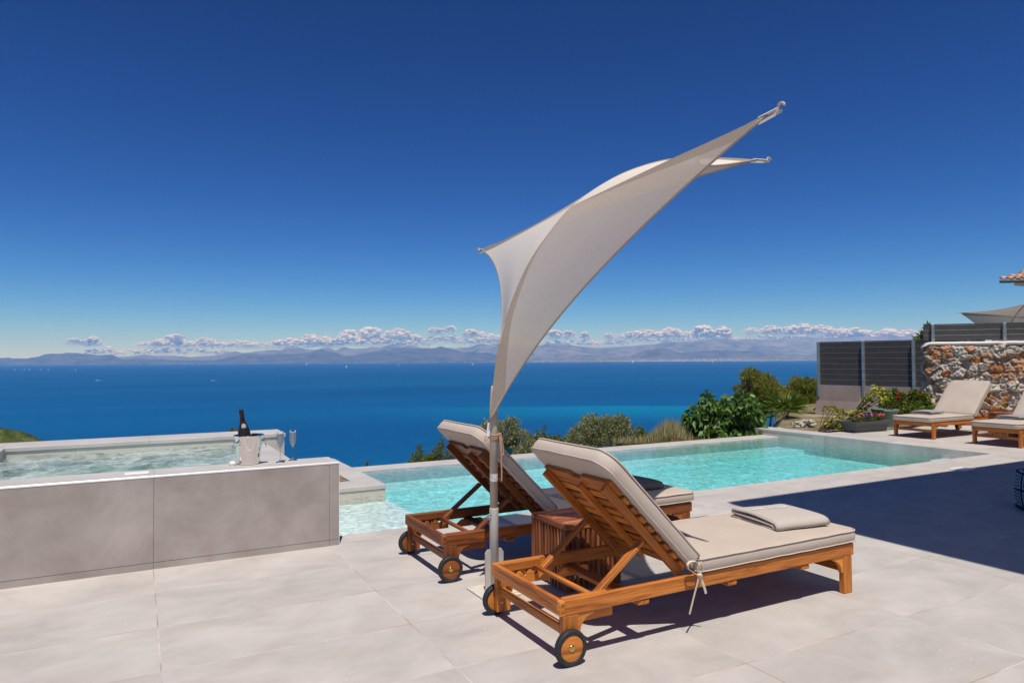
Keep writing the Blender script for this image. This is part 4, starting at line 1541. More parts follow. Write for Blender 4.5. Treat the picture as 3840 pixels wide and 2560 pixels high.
# fig: big soft leaves hanging in tiers
fc = px_clumps([(2600, 1560, 30, 30), (2630, 1600, 40, 36), (2655, 1505, 22, 28), (2672, 1530, 18, 22), (2700, 1560, 40, 40), (2745, 1510, 26, 24), (2760, 1545, 34, 34), (2800, 1495, 24, 26), (2815, 1540, 34, 36),
               (2660, 1620, 44, 40), (2720, 1610, 48, 44), (2780, 1600, 48, 44), (2835, 1590, 30, 40), (2620, 1650, 40, 30), (2700, 1660, 60, 30), (2790, 1650, 60, 34), (2850, 1640, 40, 34), (2590, 1590, 18, 20), (2710, 1520, 14, 16)], 14.2, .45)
bush('fig_bush', 'big leafy fig bush with broad drooping leaves at the far pool corner', 'bush', foot(2720, 14.2), fc, FIG, 3400, .15, .115, 'bushes beyond the pool edge', up=-.25, droop=.35)
# pines
bush('pine_tree', 'tall ragged pine tree with its tip leaning left above the fig bush', 'tree', foot(2860, 30),
     px_clumps([(2800, 1405, 20, 14), (2825, 1415, 34, 22), (2860, 1430, 40, 26), (2880, 1460, 46, 34), (2830, 1450, 34, 26), (2775, 1460, 22, 10), (2800, 1475, 30, 16), (2840, 1490, 44, 26), (2900, 1490, 34, 30), (2780, 1485, 20, 12), (2870, 1520, 40, 30), (2920, 1470, 18, 20), (2800, 1430, 20, 14), (2815, 1395, 14, 10)], 30, 1.0),
     PINE, 8000, .20, .035, 'pine trees below the fence', up=.5)
bush('pine_tree', 'broad olive green pine tree directly left of the dark fence', 'tree', foot(3010, 31),
     px_clumps([(2960, 1470, 24, 22), (3000, 1445, 34, 26), (3040, 1450, 40, 28), (3070, 1470, 34, 40), (2990, 1485, 40, 34), (3030, 1500, 44, 34), (2950, 1500, 30, 26), (2980, 1430, 16, 12), (3060, 1520, 40, 30), (2920, 1500, 34, 24), (3010, 1530, 40, 24)], 31, 1.0),
     PINE, 8500, .20, .035, 'pine trees below the fence', up=.5)
# fan palm
pb = at_d(2945, 1602, 17.0)
palm = empty('fan_palm', (pb.x, pb.y, pb.z + .02), 0, 'small spiky fan palm behind the far end of the pool coping', 'palm')
P, D, LL, WW = [], [], [], []
g = G()
for k in range(19):
    az = random.uniform(0, 2 * math.pi)
    el = math.radians(random.choice([70, 55, 40, 25, 10, 60, 35]))
    d = Vector((math.cos(az) * math.cos(el), math.sin(az) * math.cos(el), math.sin(el)))
    st = random.uniform(.22, .42)
    hub = d * st + Vector((0, 0, .22))
    g.tube([(0, 0, .1), hub], .006, 5)
    sd = d.cross(Vector((0, 0, 1))).normalized()
    for j in range(22):
        a = math.radians(-80 + 160 * j / 21)
        dd = d * math.cos(a) + sd * math.sin(a)
        P.append(hub); D.append(dd + Vector((0, 0, -.12))); LL.append(.50 * (1 - .25 * abs(a) / 1.4)); WW.append(.034)
leaves_obj('fan_leaves', [tuple(x) for x in P], [tuple(x) for x in D], np.array(LL), np.array(WW), PALM, palm, fold=.3, droop=.12)
g.tube([(0, 0, -.15), (0, 0, .12)], .055, 8)
g.build('trunk', BARK, palm)
# dry grass
P, D, LL = [], [], []
for i in range(3400):
    x = random.gauss(2512, 46) if i % 5 else random.uniform(2300, 2600)
    d = random.uniform(12.8, 15.6)
    p = at_d(x, 1668, d)
    k_ = math.exp(-((x - 2515) / 62) ** 2)
    h = random.uniform(.10, .36) * k_ + random.uniform(.03, .10)
    P.append((p.x, p.y, 1.4 - (1668 - 1349) * d / FPX)); D.append((random.gauss(0, .2), random.gauss(0, .2), 1)); LL.append(h + .08)
tag(leaves_obj('dry_grass', P, D, np.array(LL), .011, DRYGRASS), 'patch of tall straw coloured dry grass beside the fig bush', 'grass', kind='stuff')
P, D = [], []
for i in range(9000):
    x, y = random.uniform(-14, 34), random.uniform(12, 60)
    z = float(terrain_h(np.array([x]), np.array([y]))[0])
    P.append((x, y, z - .05)); D.append((random.gauss(0, .7), random.gauss(0, .7), .8))
tag(leaves_obj('hill_scrub', P, D, .22, .07, SHRUB), 'low scrub covering the hillside below the pool', 'scrub', kind='stuff')

# planter with three flowering plants
pl = empty('planter', (11.66, 8.30, 0), math.radians(-4), 'long dark grey plastic planter with flared rim on the pool deck', 'planter')
g = G()
Lp, Dp = .86, .30
for (z0, z1, e0, e1) in ((.028, .175, -.008, .045),):
    rings = []
    for z, e in ((.0, -.012), (.024, -.012), (.026, -.020), (.032, -.020), (.034, -.010), (.14, .018), (.165, .034), (.182, .052), (.190, .058), (.204, .058), (.208, .052), (.204, .030), (.19, .022)):
        rings.append([(x, y, z) for x, y in rrect(-e, Lp + e, -e, Dp + e, .02, 3)])
    g.loft(rings, True, False, False)
g.build('box', PLASTIC_GREY, pl)
g = G(); g.bx(.005, Lp - .005, .005, Dp - .005, .15, .188, bev=.01); g.build('soil', SOIL, pl)


def flower_clump(label, lx, mat, n):
    c, s_ = math.cos(math.radians(-4)), math.sin(math.radians(-4))
    ly = .13
    x, y = 11.66 + lx * c - ly * s_, 8.30 + lx * s_ + ly * c
    o = empty('flowering_plant', (x, y, .187), 0, label, 'flower', 'flowers in the grey planter')
    p, d = clump_pts((0, 0, .05), (.10, .09, .055), 170, .4)
    leaves_obj('leaves', p, d, .045, .026, ROSELEAF, o)
    P, D, = [], []
    for i in range(n):
        c0 = Vector((random.gauss(0, .06), random.gauss(-.02, .05), random.uniform(.085, .135)))
        ax = Vector((random.gauss(0, .5), -0.7, .6)).normalized()
        t = ax.orthogonal().normalized(); b = ax.cross(t)
        for k in range(6):
            a = k * math.pi / 3 + i
            P.append(tuple(c0)); D.append(tuple(t * math.cos(a) + b * math.sin(a) + ax * .25))
    leaves_obj('petals', P, D, .026, .026, mat, o, fold=.05)
    return o


flower_clump('pink and white flowers at the left end of the grey planter', .20, PETAL_PINK, 14)
flower_clump('deep purple flowers in the middle of the grey planter', .45, PETAL_PURPLE, 20)
flower_clump('red flowers at the right end of the grey planter', .70, PETAL_MIX, 18)

# green pot with a rose bush
gp = Vector((12.86, 8.52, 0))
po = empty('plant_pot', gp, 0, 'large round sage green plastic pot behind the right lounger', 'pot')
g = G(); g.lathe([(.02, 0), (.20, .0), (.205, .03), (.165, .035), (.175, .06), (.225, .33), (.245, .335), (.25, .38), (.235, .385), (.22, .36)], 40); g.build('pot', PLASTIC_GREEN, po)
g = G(); g.lathe([(.02, .33), (.222, .345)], 24, None, True, True); g.build('soil', SOIL, po)
rb = bush('rose_bush', 'wide rose bush with red blooms growing in the green pot', 'bush', (gp.x, gp.y, .35),
          px_clumps([(3340, 1520, 34, 26), (3375, 1505, 36, 30), (3410, 1515, 40, 28), (3445, 1500, 32, 30), (3462, 1520, 26, 26), (3330, 1490, 20, 22), (3390, 1535, 60, 22), (3430, 1478, 16, 16), (3465, 1490, 14, 18), (3355, 1478, 10, 20)], 14.0, .2),
          ROSELEAF, 6500, .06, .038, None, .4)
P, D = [], []
for (x, y) in ((3372, 1474), (3423, 1474), (3413, 1484), (3454, 1479), (3383, 1505), (3366, 1490)):
    c0 = at_d(x, y, 13.82) - gp - Vector((0, 0, .35))
    for k in range(34):
        v = Vector((random.gauss(0, 1), random.gauss(0, 1), random.gauss(0, 1))).normalized()
        P.append(tuple(c0 + v * .012)); D.append(tuple(v))
leaves_obj('petals', P, D, .032, .034, PETAL_RED, rb, fold=.1)


# variegated umbrella shrubs: whorls of leaflets on thin stems
def umbrella_shrub(label, base, whorls, dist):
    o = empty('variegated_shrub', base, 0, label, 'shrub', 'yellow and green variegated shrubs')
    b = Vector(base)
    P, D, LL, WW = [], [], [], []
    g = G()
    for (x, y, s) in whorls:
        p = at_d(x, y, dist + random.uniform(-.22, .22)) - b
        g.tube(smooth_pts([Vector((random.uniform(-.05, .05), random.uniform(-.05, .05), 0)), Vector((p.x * .5, p.y * .5, p.z * .6)), p]), .007, 5)
        for r in range(3):
            q = p + Vector((random.gauss(0, .04), random.gauss(0, .04), random.gauss(-.01, .035)))
            ax = Vector((random.gauss(0, .3), random.gauss(-.15, .3), 1)).normalized()
            t = ax.orthogonal().normalized(); bb_ = ax.cross(t)
            for k in range(8):
                a = k * math.pi / 4 + random.uniform(-.2, .2)
                P.append(tuple(q)); D.append(tuple(t * math.cos(a) + bb_ * math.sin(a) + ax * random.uniform(-.35, .15)))
                LL.append(.10 * s); WW.append(.045 * s)
    leaves_obj('leaves', P, D, np.array(LL), np.array(WW), VARIEG, o, fold=.12, droop=.15)
    g.build('stems', BARK, o)
    return o


umbrella_shrub('low spreading yellow green shrub left of the grey planter', (11.75, 9.15, -.05),
               [(3118, 1530, .9), (3140, 1560, 1.1), (3165, 1535, 1.1), (3190, 1545, 1.1), (3150, 1590, 1.1), (3180, 1575, 1.1), (3110, 1570, 1), (3130, 1600, 1), (3160, 1605, .8), (3205, 1560, 1), (3128, 1540, .8), (3105, 1585, .9), (3175, 1600, .9), (3195, 1585, .8), (3220, 1540, .7), (3090, 1545, .6)], 13.6)
umbrella_shrub('tall leaning yellow green shrub with a bare stem behind the grey planter', (12.25, 9.05, -.05),
               [(3292, 1452, 1.0), (3310, 1460, .9), (3275, 1465, 1), (3290, 1480, 1.1), (3265, 1490, 1.0), (3318, 1478, .9), (3250, 1500, .9), (3240, 1530, 1.0), (3260, 1545, 1.1), (3230, 1550, .9), (3280, 1555, .9), (3300, 1545, .7), (3245, 1515, .8), (3302, 1500, .6), (3222, 1540, .8), (3268, 1565, .8)], 13.5)

# pale rocks piled behind the coping
ROCK = simple('pale_rock', (.50, .45, .38), .9, .1, vary=.35, scale=14, bmp=.6, bscale=25)
g = G()
for i in range(90):
    x = random.uniform(2968, 3052)
    y = random.uniform(1585, 1604) - max(0, 14 - abs(x - 3030) * .25) * random.random()
    p = at_d(x, y, random.uniform(14.6, 15.6))
    rr = random.uniform(.025, .07)
    M = Matrix.Translation(p) @ Matrix.Rotation(random.uniform(0, 6), 4, 'Z') @ Matrix.Rotation(random.uniform(0, 1), 4, 'X') @ Matrix.Diagonal((1.2, .8, .6, 1))
    g.lathe([(rr * .5, -rr * .8), (rr, -rr * .1), (rr * .85, rr * .4), (rr * .3, rr * .8)], 7, M)
tag(g.build('rocks', ROCK, fix=False), 'pile of pale broken rocks behind the pool coping', 'rocks', kind='stuff')
# white sand mound under the rocks, concrete path with its bollard
g = G()
md = at_d(3010, 1612, 15.2)
g.lathe([(1.3, -.3), (1.15, .02), (.8, .10), (.3, .14), (.01, .145)], 28, Matrix.Translation((md.x, md.y, md.z - .06)) @ Matrix.Diagonal((1, .6, 1, 1)))
SAND = simple('pale_gravel', (.56, .50, .42), .95, .1, vary=.25, scale=8, bmp=.5, bscale=60)
tag(g.build('gravel', SAND), kind='structure')
cpt = [at_d(2900, 1552, 24.0), at_d(3080, 1552, 22.0), at_d(3080, 1574, 17.6), at_d(3045, 1574, 17.8), at_d(2960, 1568, 18.6)]
zt = cpt[2].z
pp = [at_z(2905, 1550, zt), at_z(3095, 1553, zt), at_z(3095, 1577, zt), at_z(2960, 1570, zt)]
g = G(); g.prism([(p.x, p.y) for p in pp], .28, Matrix.Translation((0, 0, zt - .28)))
tag(g.build('path', simple('path_concrete', (.52, .49, .46), .8, .2, vary=.1, scale=4)), kind='structure')
bo = at_d(2960, 1521, 24.0)
g = G(); g.lathe([(.055, -.75), (.055, .20), (.045, .235), (.01, .24)], 20, Matrix.Translation((bo.x, bo.y, bo.z)))
tag(g.build('bollard', WHITE_PLASTIC), 'short white bollard between the fan palm and the pines', 'bollard')


# ------------------------------------------------------------------ fences, footing, stone wall, houses
def fence(label, a, b, z0, z1, boards, posts, group=None, post_low=.25, gap=.006):
    a, b = Vector(a), Vector(b)
    d = (b - a); Lf = d.length; d.normalize()
    nrm = Vector((d.y, -d.x, 0))       # towards the viewer
    o = empty('fence', (a.x, a.y, 0), 0, label, 'fence', group)
    bh = (z1 - z0) / boards
    g = G()
    for i in range(boards):
        p0 = Vector((0, 0, z0 + bh * (i + .5))); p1 = p0 + d * Lf
        g.beam(p0, p1, .022, bh - gap, (0, 0, 1), .002)
    g.build('boards', FENCE, o)
    g = G(); g.beam(Vector((0, 0, z1 + .012)), Vector((0, 0, z1 + .012)) + d * Lf, .03, .022, (0, 0, 1)); g.build('top_rail', FENCE, o)
    # thin light strips in the board joints
    g = G()
    for i in range(1, boards):
        p0 = Vector((0, 0, z0 + bh * i)) + nrm * .0125; g.beam(p0, p0 + d * Lf, .003, .007, (0, 0, 1), .0008)
    g.build('joint_strip', STEEL, o)
    for t in posts:
        p = d * (Lf * t) + nrm * .045
        g = G(); g.beam(p + Vector((0, 0, z0 - post_low)), p + Vector((0, 0, z1 + .02)), .07, .055, tuple(d), .004)
        q = p - nrm * .03
        g.build('post', STEEL, o)
        g = G()
        for zz in (z0 - post_low + .06, z0 - post_low + .14):
            g.lathe([(.012, .0), (.012, .012), (.004, .015)], 10, Matrix.Translation(p + nrm * .03 + d * .02 + Vector((0, 0, zz))) @ nrm.to_track_quat('Z', 'Y').to_matrix().to_4x4())
        g.build('bolt', BOLT, o)
    return o


FL = at_d(3070, 1400, 18.0); FR = at_d(3430, 1400, 16.2)
fd = (Vector((FR.x, FR.y, 0)) - Vector((FL.x, FL.y, 0)))
FE = Vector((FL.x, FL.y, 0)) + fd * 1.62
fence('tall dark grey board fence with steel posts standing on a low concrete wall', (FL.x, FL.y, 0), (FE.x, FE.y, 0), .695, 1.775, 8, [.006, .31, .617, .92], 'dark grey board fences', .30)
ft = empty('footing_wall', (FL.x, FL.y, 0), 0, 'low weathered concrete wall under the tall dark fence', 'wall')
dn = fd.normalized(); nn_ = Vector((dn.y, -dn.x, 0))
g = G()
prof = [(-.14, -1.2), (.16, -1.2), (.10, -.05), (.055, .30), (.05, .69), (-.14, .69)]
r0 = [tuple(nn_ * a - dn * .04 - dn * (.10 * max(0, (.3 - b)) * .4) + Vector((0, 0, b))) for a, b in prof]
r1 = [tuple(nn_ * a + fd * 1.62 + Vector((0, 0, b))) for a, b in prof]
g.loft([r0, r1], True, True, False)
g.build('concrete', CONCRETE, ft)

W0, W1 = Vector((14.48, 8.66, 0)), Vector((15.49, 7.37, 0))
wd_ = (W1 - W0).normalized(); wn2 = Vector((wd_.y, -wd_.x, 0)); wn2 = wn2 if wn2.dot(Vector((-1, -1, 0))) > 0 else -wn2
sw = empty('stone_wall', W0, 0, 'rough wall of pale and rust coloured field stones with a white capping', 'wall')
HW, LW, TH = 1.66, 2.9, .42


def stone_face():
    m, nt, out = nm('field_stone')
    a = nd(nt, 'ShaderNodeAttribute', attribute_name='col')
    p = nd(nt, 'ShaderNodeNewGeometry').outputs['Position']
    n = noise(nt, p, 22, 6, .7)
    c = mixc(nt, 1.0, a.outputs['Color'], ramp(nt, n, [(.28, (.55, .52, .5)), (.6, (1.15, 1.15, 1.15))]), 'MULTIPLY')
    principled(nt, out, c, .9, .12, 0, bump(nt, noise(nt, p, 45, 5, .7), .7, .012))
    return m


ns, nz = 250, 130
S, Zc = np.meshgrid(np.linspace(-TH, LW, ns), np.linspace(-.1, HW, nz), indexing='ij')
cells = []
r2 = np.random.default_rng(4)
cx = []
for row in range(13):
    x = -TH - .1 + r2.uniform(0, .15)
    while x < LW + .2:
        cx.append((x, row * .135 - .05 + r2.uniform(-.05, .05), r2.uniform(.75, 1.35)))
        x += r2.uniform(.12, .30)
cx = np.array(cx)
wxs = S + (fbm(S * 5, Zc * 5, 41, 4) - .5) * .12
wzs = Zc + (fbm(S * 5 + 9, Zc * 5, 43, 4) - .5) * .12
dd = np.sqrt(((wxs[..., None] - cx[:, 0]) * .8) ** 2 + ((wzs[..., None] - cx[:, 1]) * 1.15) ** 2) / cx[:, 2]
order = np.argsort(dd, -1)[..., :2]
d1 = np.take_along_axis(dd, order[..., :1], -1)[..., 0]
d2 = np.take_along_axis(dd, order[..., 1:2], -1)[..., 0]
cid = order[..., 0]
edge_k = np.clip((d2 - d1) / .022, 0, 1) ** .6
tilt = r2.uniform(-1, 1, (len(cx), 2)) * .42
dep = r2.uniform(.01, .055, len(cx))
hgt = edge_k * (dep[cid] + tilt[cid, 0] * (S - cx[cid, 0]) + tilt[cid, 1] * (Zc - cx[cid, 1])) + (np.abs(fbm(S * 13, Zc * 13, 47, 5) - .5) * 2) * -.075 * edge_k + (fbm(S * 30, Zc * 34, 49, 4) - .5) * .035 + .015
colr = np.zeros((len(cx), 3))
for i in range(len(cx)):
    t = r2.random()
    if t < .80: colr[i] = np.array((.56, .51, .44)) * r2.uniform(.72, 1.15)
    elif t < .93: colr[i] = np.array((.42, .33, .25)) * r2.uniform(.8, 1.2)
    else: colr[i] = np.array((.44, .20, .085)) * r2.uniform(.8, 1.25)
colv = colr[cid]
rust = ss(fbm(S * 5, Zc * 5, 53, 5), .52, .64)[..., None]
colv = colv * (1 - rust * .75) + np.array((.50, .22, .08)) * rust * .75
mort = (1 - np.clip((d2 - d1) / .02, 0, 1))[..., None]
colv = colv * (1 - mort) + np.array((.22, .18, .14)) * mort
rc = .07
Pw = np.zeros(S.shape + (3,))
for i in range(ns):
    s = S[i, 0]
    if s > rc:
        b0 = wd_ * s; nr = wn2
    elif s > -rc:
        a = (rc - s) / (2 * rc) * math.pi / 2
        b0 = wd_ * (rc - rc * math.sin(a)) - wn2 * (rc - rc * math.cos(a)); nr = wn2 * math.cos(a) - wd_ * math.sin(a)
    else:
        b0 = -wn2 * (-s); nr = -wd_
    top = np.clip((Zc[i] - (HW - .10)) / .10, 0, 1)
    off = hgt[i] - top ** 2 * .06
    Pw[i, :, 0] = b0.x + nr.x * off; Pw[i, :, 1] = b0.y + nr.y * off; Pw[i, :, 2] = Zc[i]
me_o = grid_obj('stones', Pw[..., 0], Pw[..., 1], Pw[..., 2], stone_face(), True)
me_o.parent = sw
ca = me_o.data.attributes.new('col', 'FLOAT_COLOR', 'POINT')
ca.data.foreach_set('color', np.concatenate([colv.reshape(-1, 3), np.ones((ns * nz, 1))], 1).ravel().tolist())
g = G()
rings = []
cap = [(-TH - .02, HW - .02), (.0, HW - .03), (.035, HW - .005), (.03, HW + .025), (0, HW + .045), (-TH, HW + .05)]
for s in np.linspace(-.045, LW, 40):
    k = min(1, (s + .045) / .16); sk = math.sqrt(max(0, 1 - (1 - k) ** 2))
    wob = mn.noise(Vector((s * 4, 1, 0))) * .016
    rings.append([tuple(wd_ * s + wn2 * (a + wob * (a > -.1)) * (1 if a < -.2 else (.3 + .7 * sk)) + Vector((0, 0, b - (1 - sk) * .09 * (1 if b > HW else .3) + mn.noise(Vector((s * 7, b * 3, 2))) * .008))) for a, b in cap])
g.loft(rings, True, True, True)
g.build('white_cap', WHITEWALL, sw)
g = G(); g.prism([(0, 0)] and [tuple((wd_ * a - wn2 * b).to_2d()) for a, b in ((.02, .03), (LW, .03), (LW, TH), (.02, TH))], HW + .1, Matrix.Translation((0, 0, -.1)))
g.build('core', CONCRETE, sw)
u0 = W0 + wd_ * (-.02) - wn2 * .20; u1 = W0 + wd_ * 3.0 - wn2 * .20
fence('short dark grey board fence standing on top of the stone wall', (u0.x, u0.y, 0), (u1.x, u1.y, 0), HW + .075, HW + .40, 3, [.055, .47, .9], 'dark grey board fences', .05)

# tree top behind the fence
bush('tree', 'small leafy tree top showing between the tall fence and the stone wall', 'tree', tuple(at_d(3470, 1420, 22.0)),
     px_clumps([(3470, 1262, 22, 14), (3488, 1245, 16, 16), (3495, 1270, 24, 20), (3450, 1270, 14, 7), (3485, 1228, 8, 10), (3500, 1290, 30, 24)], 22, .4), FIG, 700, .16, .07, None, inner=.2)


def tiled_house(label):
    e = at_d(3762, 1056, 24.0)
    right = Vector((CR.x, CR.y, 0)).normalized(); fwd = Vector((CF.x, CF.y, 0)).normalized()
    o = empty('tiled_house', (e.x, e.y, 0), 0, label, 'house')
    # eave runs to the right and a little towards the viewer; roof rises away from the eave
    d = (right * .97 - fwd * .25).normalized(); b = Vector((-d.y, d.x, 0)); b = b if b.dot(fwd) > 0 else -b
    z = e.z
    TER = leaf_mat('terracotta_tile', [(.44, .20, .12), (.60, .33, .22), (.66, .42, .32), (.50, .26, .17)], 0, .8, .1)
    g = G()
    for i in range(26):
        for k in range(9):
            if i * .215 < k * .36 - .02:
                continue
            base = d * (.10 + i * .215 + k * .012 * 0) + b * (k * .36 - .03) + Vector((0, 0, z + .06 + k * .10))
            ax = (b * .38 + Vector((0, 0, .12)))
            rr = [.085, .098]
            rings = []
            for j, q in enumerate((base, base + ax)):
                rad = .10 if j == 0 else .085
                rings.append([tuple(q + d * rad * math.cos(a) + Vector((0, 0, 1)) * rad * math.sin(a) * .95 - Vector((0, 0, .02 * j))) for a in np.linspace(0, math.pi, 9)]
                             + [tuple(q + d * (rad - .014) * math.cos(a) + Vector((0, 0, 1)) * (rad - .014) * math.sin(a) * .95 - Vector((0, 0, .02 * j))) for a in np.linspace(math.pi, 0, 9)])
            g.loft(rings, True, True, True)
    roof = g.build('roof_tiles', TER, o)
    g = G()
    c4 = [d * -.02 + b * .0, d * 5.8 + b * .0, d * 5.8 + b * 3.2, d * 3.2 + b * 3.2]
    g.loft([[tuple(p + Vector((0, 0, z + .0 + p.dot(b) * .27))) for p in c4], [tuple(p + Vector((0, 0, z + .05 + p.dot(b) * .27))) for p in c4]], True, True, False)
    g.build('roof_deck', WHITEWALL, o)
    g = G(); g.tube([d * -.12 - b * .06 + Vector((0, 0, z + .0)), d * 5.8 - b * .06 + Vector((0, 0, z + .0))], .055, 8); g.build('gutter', simple('grey_gutter', (.16, .17, .18), .5, .4), o)
    g = G()
    w4 = [d * 2.1 + b * 1.0, d * 5.6 + b * 1.0, d * 5.6 + b * 3.0, d * 2.1 + b * 3.0]
    g.loft([[tuple(p + Vector((0, 0, -.3))) for p in w4], [tuple(p + Vector((0, 0, z - .02))) for p in w4]], True, True, False)
    s4 = [d * .35 + b * .06, d * 5.7 + b * .06, d * 5.7 + b * 1.1, d * 1.4 + b * 1.1]
    g.loft([[tuple(p + Vector((0, 0, z - .14))) for p in s4], [tuple(p + Vector((0, 0, z - .005))) for p in s4]], True, True, False)
    g.build('wall', WHITEWALL, o)
    return o


tiled_house('corner of a house roof with terracotta tiles and white eave at the right edge')

# the villa behind the camera: its upper floor slab throws the big shadow on the terrace
vh = empty('villa', (0, 0, 0), 0, 'white two storey villa with a projecting upper slab, outside the picture at the right', 'house')
ZV = 5.15
cxs, cys = 5.015 - .14 * ZV, 4.88 - .382 * ZV
g = G(); g.bx(cxs, 22, -10, cys, ZV, ZV + .30, bev=.01); g.build('upper_slab', WHITEWALL, vh)
g = G(); g.bx(cxs + 1.9, 22, -10, 1.05, 0, ZV - .002, bev=.01); g.build('wall', WHITEWALL, vh)
for i in range(3):
    x = cxs + 2.6 + i * 3.2
    f = G(); f.bx(x, x + 2.4, 1.045, 1.10, .05, 2.35, bev=.004); fo = f.build('window', simple('frame_grey', (.10, .10, .11), .5, .4), vh)
    f = G(); f.bx(x + .06, x + 2.34, 1.09, 1.112, .11, 2.29, bev=.002); f.build('pane', simple('dark_glass', (.02, .03, .04), .08, .6), fo)

# ------------------------------------------------------------------ far coast, town, boats, clouds, haze
def eye_y(px):
    # row of the level line at this column
    a = CF.z + CR.z * (px - 1920) / FPX
    return 1280 + FPX * a / CU.z


D_SHORE = 20000.0
SEA_PX = (CAM.z - SEA_Z) / D_SHORE * FPX


def fix_y(px, py):
    """move a row measured against the photographed waterline to this waterline"""
    ph = np.interp(px, [0, 1000, 1850, 2000, 3000, 3840], [1372, 1354, 1347.5, 1351, 1354, 1354])
    return py - ph + eye_y(px) + SEA_PX


def mount_mat(name, lo, hi, sc):
    m, nt, out = nm(name)
    p = nd(nt, 'ShaderNodeNewGeometry').outputs['Position']
    n = noise(nt, p, sc, 8, .65)
    c = ramp(nt, n, [(.38, lo), (.62, hi)])
    principled(nt, out, c, .95, .02)
    return m


def ridge(name, trace, d_front, d_ridge, d_back, mat, seed, z_front=SEA_Z - 4, rough=.34):
    tr = np.array(trace)
    px = np.linspace(tr[0, 0], tr[-1, 0], 620)
    py = np.interp(px, tr[:, 0], tr[:, 1])
    py = py + (fbm(px / 34.0, px * 0 + seed, seed, 5) - .5) * 7.0
    py = fix_y(px, py)
    depths = np.concatenate([np.linspace(d_front, d_ridge, 26), np.linspace(d_ridge, d_back, 8)[1:]])
    X = np.zeros((len(px), len(depths))); Y = X.copy(); Z = X.copy()
    for i, (x, y) in enumerate(zip(px, py)):
        top = at_d(x, y, d_ridge)
        hr = max(top.z, z_front + 20)
        for j, d in enumerate(depths):
            q = at_d(x, 1350, d)
            X[i, j], Y[i, j] = q.x, q.y
            t = (d - d_front) / (d_ridge - d_front) if d <= d_ridge else 1 - (d - d_ridge) / (d_back - d_ridge)
            Z[i, j] = z_front + (hr - z_front) * (t ** 1.15)
    T = (Z - z_front) / (np.max(Z) - z_front)
    jj = np.arange(len(depths))[None, :]
    inside = np.where(jj < 25, np.sin(np.clip(jj / 25.0, 0, 1) * math.pi) ** .8, 0)
    nz_ = fbm(X / 640.0, Y / 1600.0, seed + 3, 6) - .5
    Z = Z + nz_ * inside * rough * 2 * (Z - z_front + 40)
    return tag(grid_obj(name, X, Y, Z, mat, True), kind='structure')


A_ = lambda p: [(x / 2.352, 1190 + y / 2.352) for x, y in p]
B_ = lambda p: [(1000 + x / 2.352, 1190 + y / 2.352) for x, y in p]
C_ = lambda p: [(2000 + x / 2.138, 1190 + y / 2.138) for x, y in p]
front = [(-260, 1345), (-120, 1342)] + A_([(0, 365), (60, 362), (130, 370), (240, 362), (340, 345), (420, 325), (530, 322), (600, 308), (680, 310), (760, 322), (880, 330), (985, 320), (1020, 340), (1060, 360), (1150, 352), (1220, 352), (1330, 362), (1600, 366), (1900, 356), (2000, 340), (2080, 318), (2180, 300), (2270, 302)]) + \
    B_([(0, 310), (100, 300), (220, 305), (330, 285), (420, 278), (480, 250), (560, 280), (700, 310), (850, 300), (950, 275), (1080, 265), (1200, 240), (1340, 255), (1450, 255), (1540, 230), (1620, 255), (1750, 280), (1900, 285), (2050, 300), (2300, 310)])
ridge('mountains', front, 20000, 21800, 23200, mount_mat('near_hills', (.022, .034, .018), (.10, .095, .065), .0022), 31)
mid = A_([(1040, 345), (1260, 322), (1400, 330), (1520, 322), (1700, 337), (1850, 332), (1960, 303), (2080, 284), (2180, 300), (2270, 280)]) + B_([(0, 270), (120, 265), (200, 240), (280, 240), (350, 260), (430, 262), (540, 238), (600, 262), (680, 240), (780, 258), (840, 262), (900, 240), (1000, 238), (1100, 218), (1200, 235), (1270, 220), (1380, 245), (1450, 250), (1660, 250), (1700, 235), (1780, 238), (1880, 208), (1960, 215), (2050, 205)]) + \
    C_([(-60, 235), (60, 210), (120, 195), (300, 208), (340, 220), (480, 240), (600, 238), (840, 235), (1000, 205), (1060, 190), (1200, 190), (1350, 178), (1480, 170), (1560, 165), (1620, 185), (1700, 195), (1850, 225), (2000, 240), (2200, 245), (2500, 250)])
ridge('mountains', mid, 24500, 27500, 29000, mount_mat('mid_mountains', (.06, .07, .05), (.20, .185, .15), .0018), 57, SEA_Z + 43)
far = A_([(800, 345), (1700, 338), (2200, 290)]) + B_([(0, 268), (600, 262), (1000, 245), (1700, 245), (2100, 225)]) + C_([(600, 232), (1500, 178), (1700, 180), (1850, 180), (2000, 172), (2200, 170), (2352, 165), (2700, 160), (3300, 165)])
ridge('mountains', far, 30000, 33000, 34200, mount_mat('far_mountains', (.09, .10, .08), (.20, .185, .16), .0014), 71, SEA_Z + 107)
low = C_([(-60, 305), (180, 300), (350, 290), (560, 298), (700, 310), (830, 320), (1000, 322), (1200, 327), (1800, 322), (1960, 307), (2150, 304), (2300, 312), (2600, 318)])
ridge('coastal_plain', low, 19300, 20450, 21400, mount_mat('coast_plain', (.045, .07, .025), (.20, .18, .11), .006), 83, rough=.05)
hill = C_([(780, 300), (900, 252), (1000, 245), (1100, 255), (1180, 285), (1250, 275), (1350, 265), (1520, 262), (1800, 275), (1900, 292), (2100, 305), (2400, 312)])
ridge('mountains', hill, 20600, 21600, 22500, mount_mat('plain_hills', (.03, .042, .025), (.12, .11, .08), .002), 91)

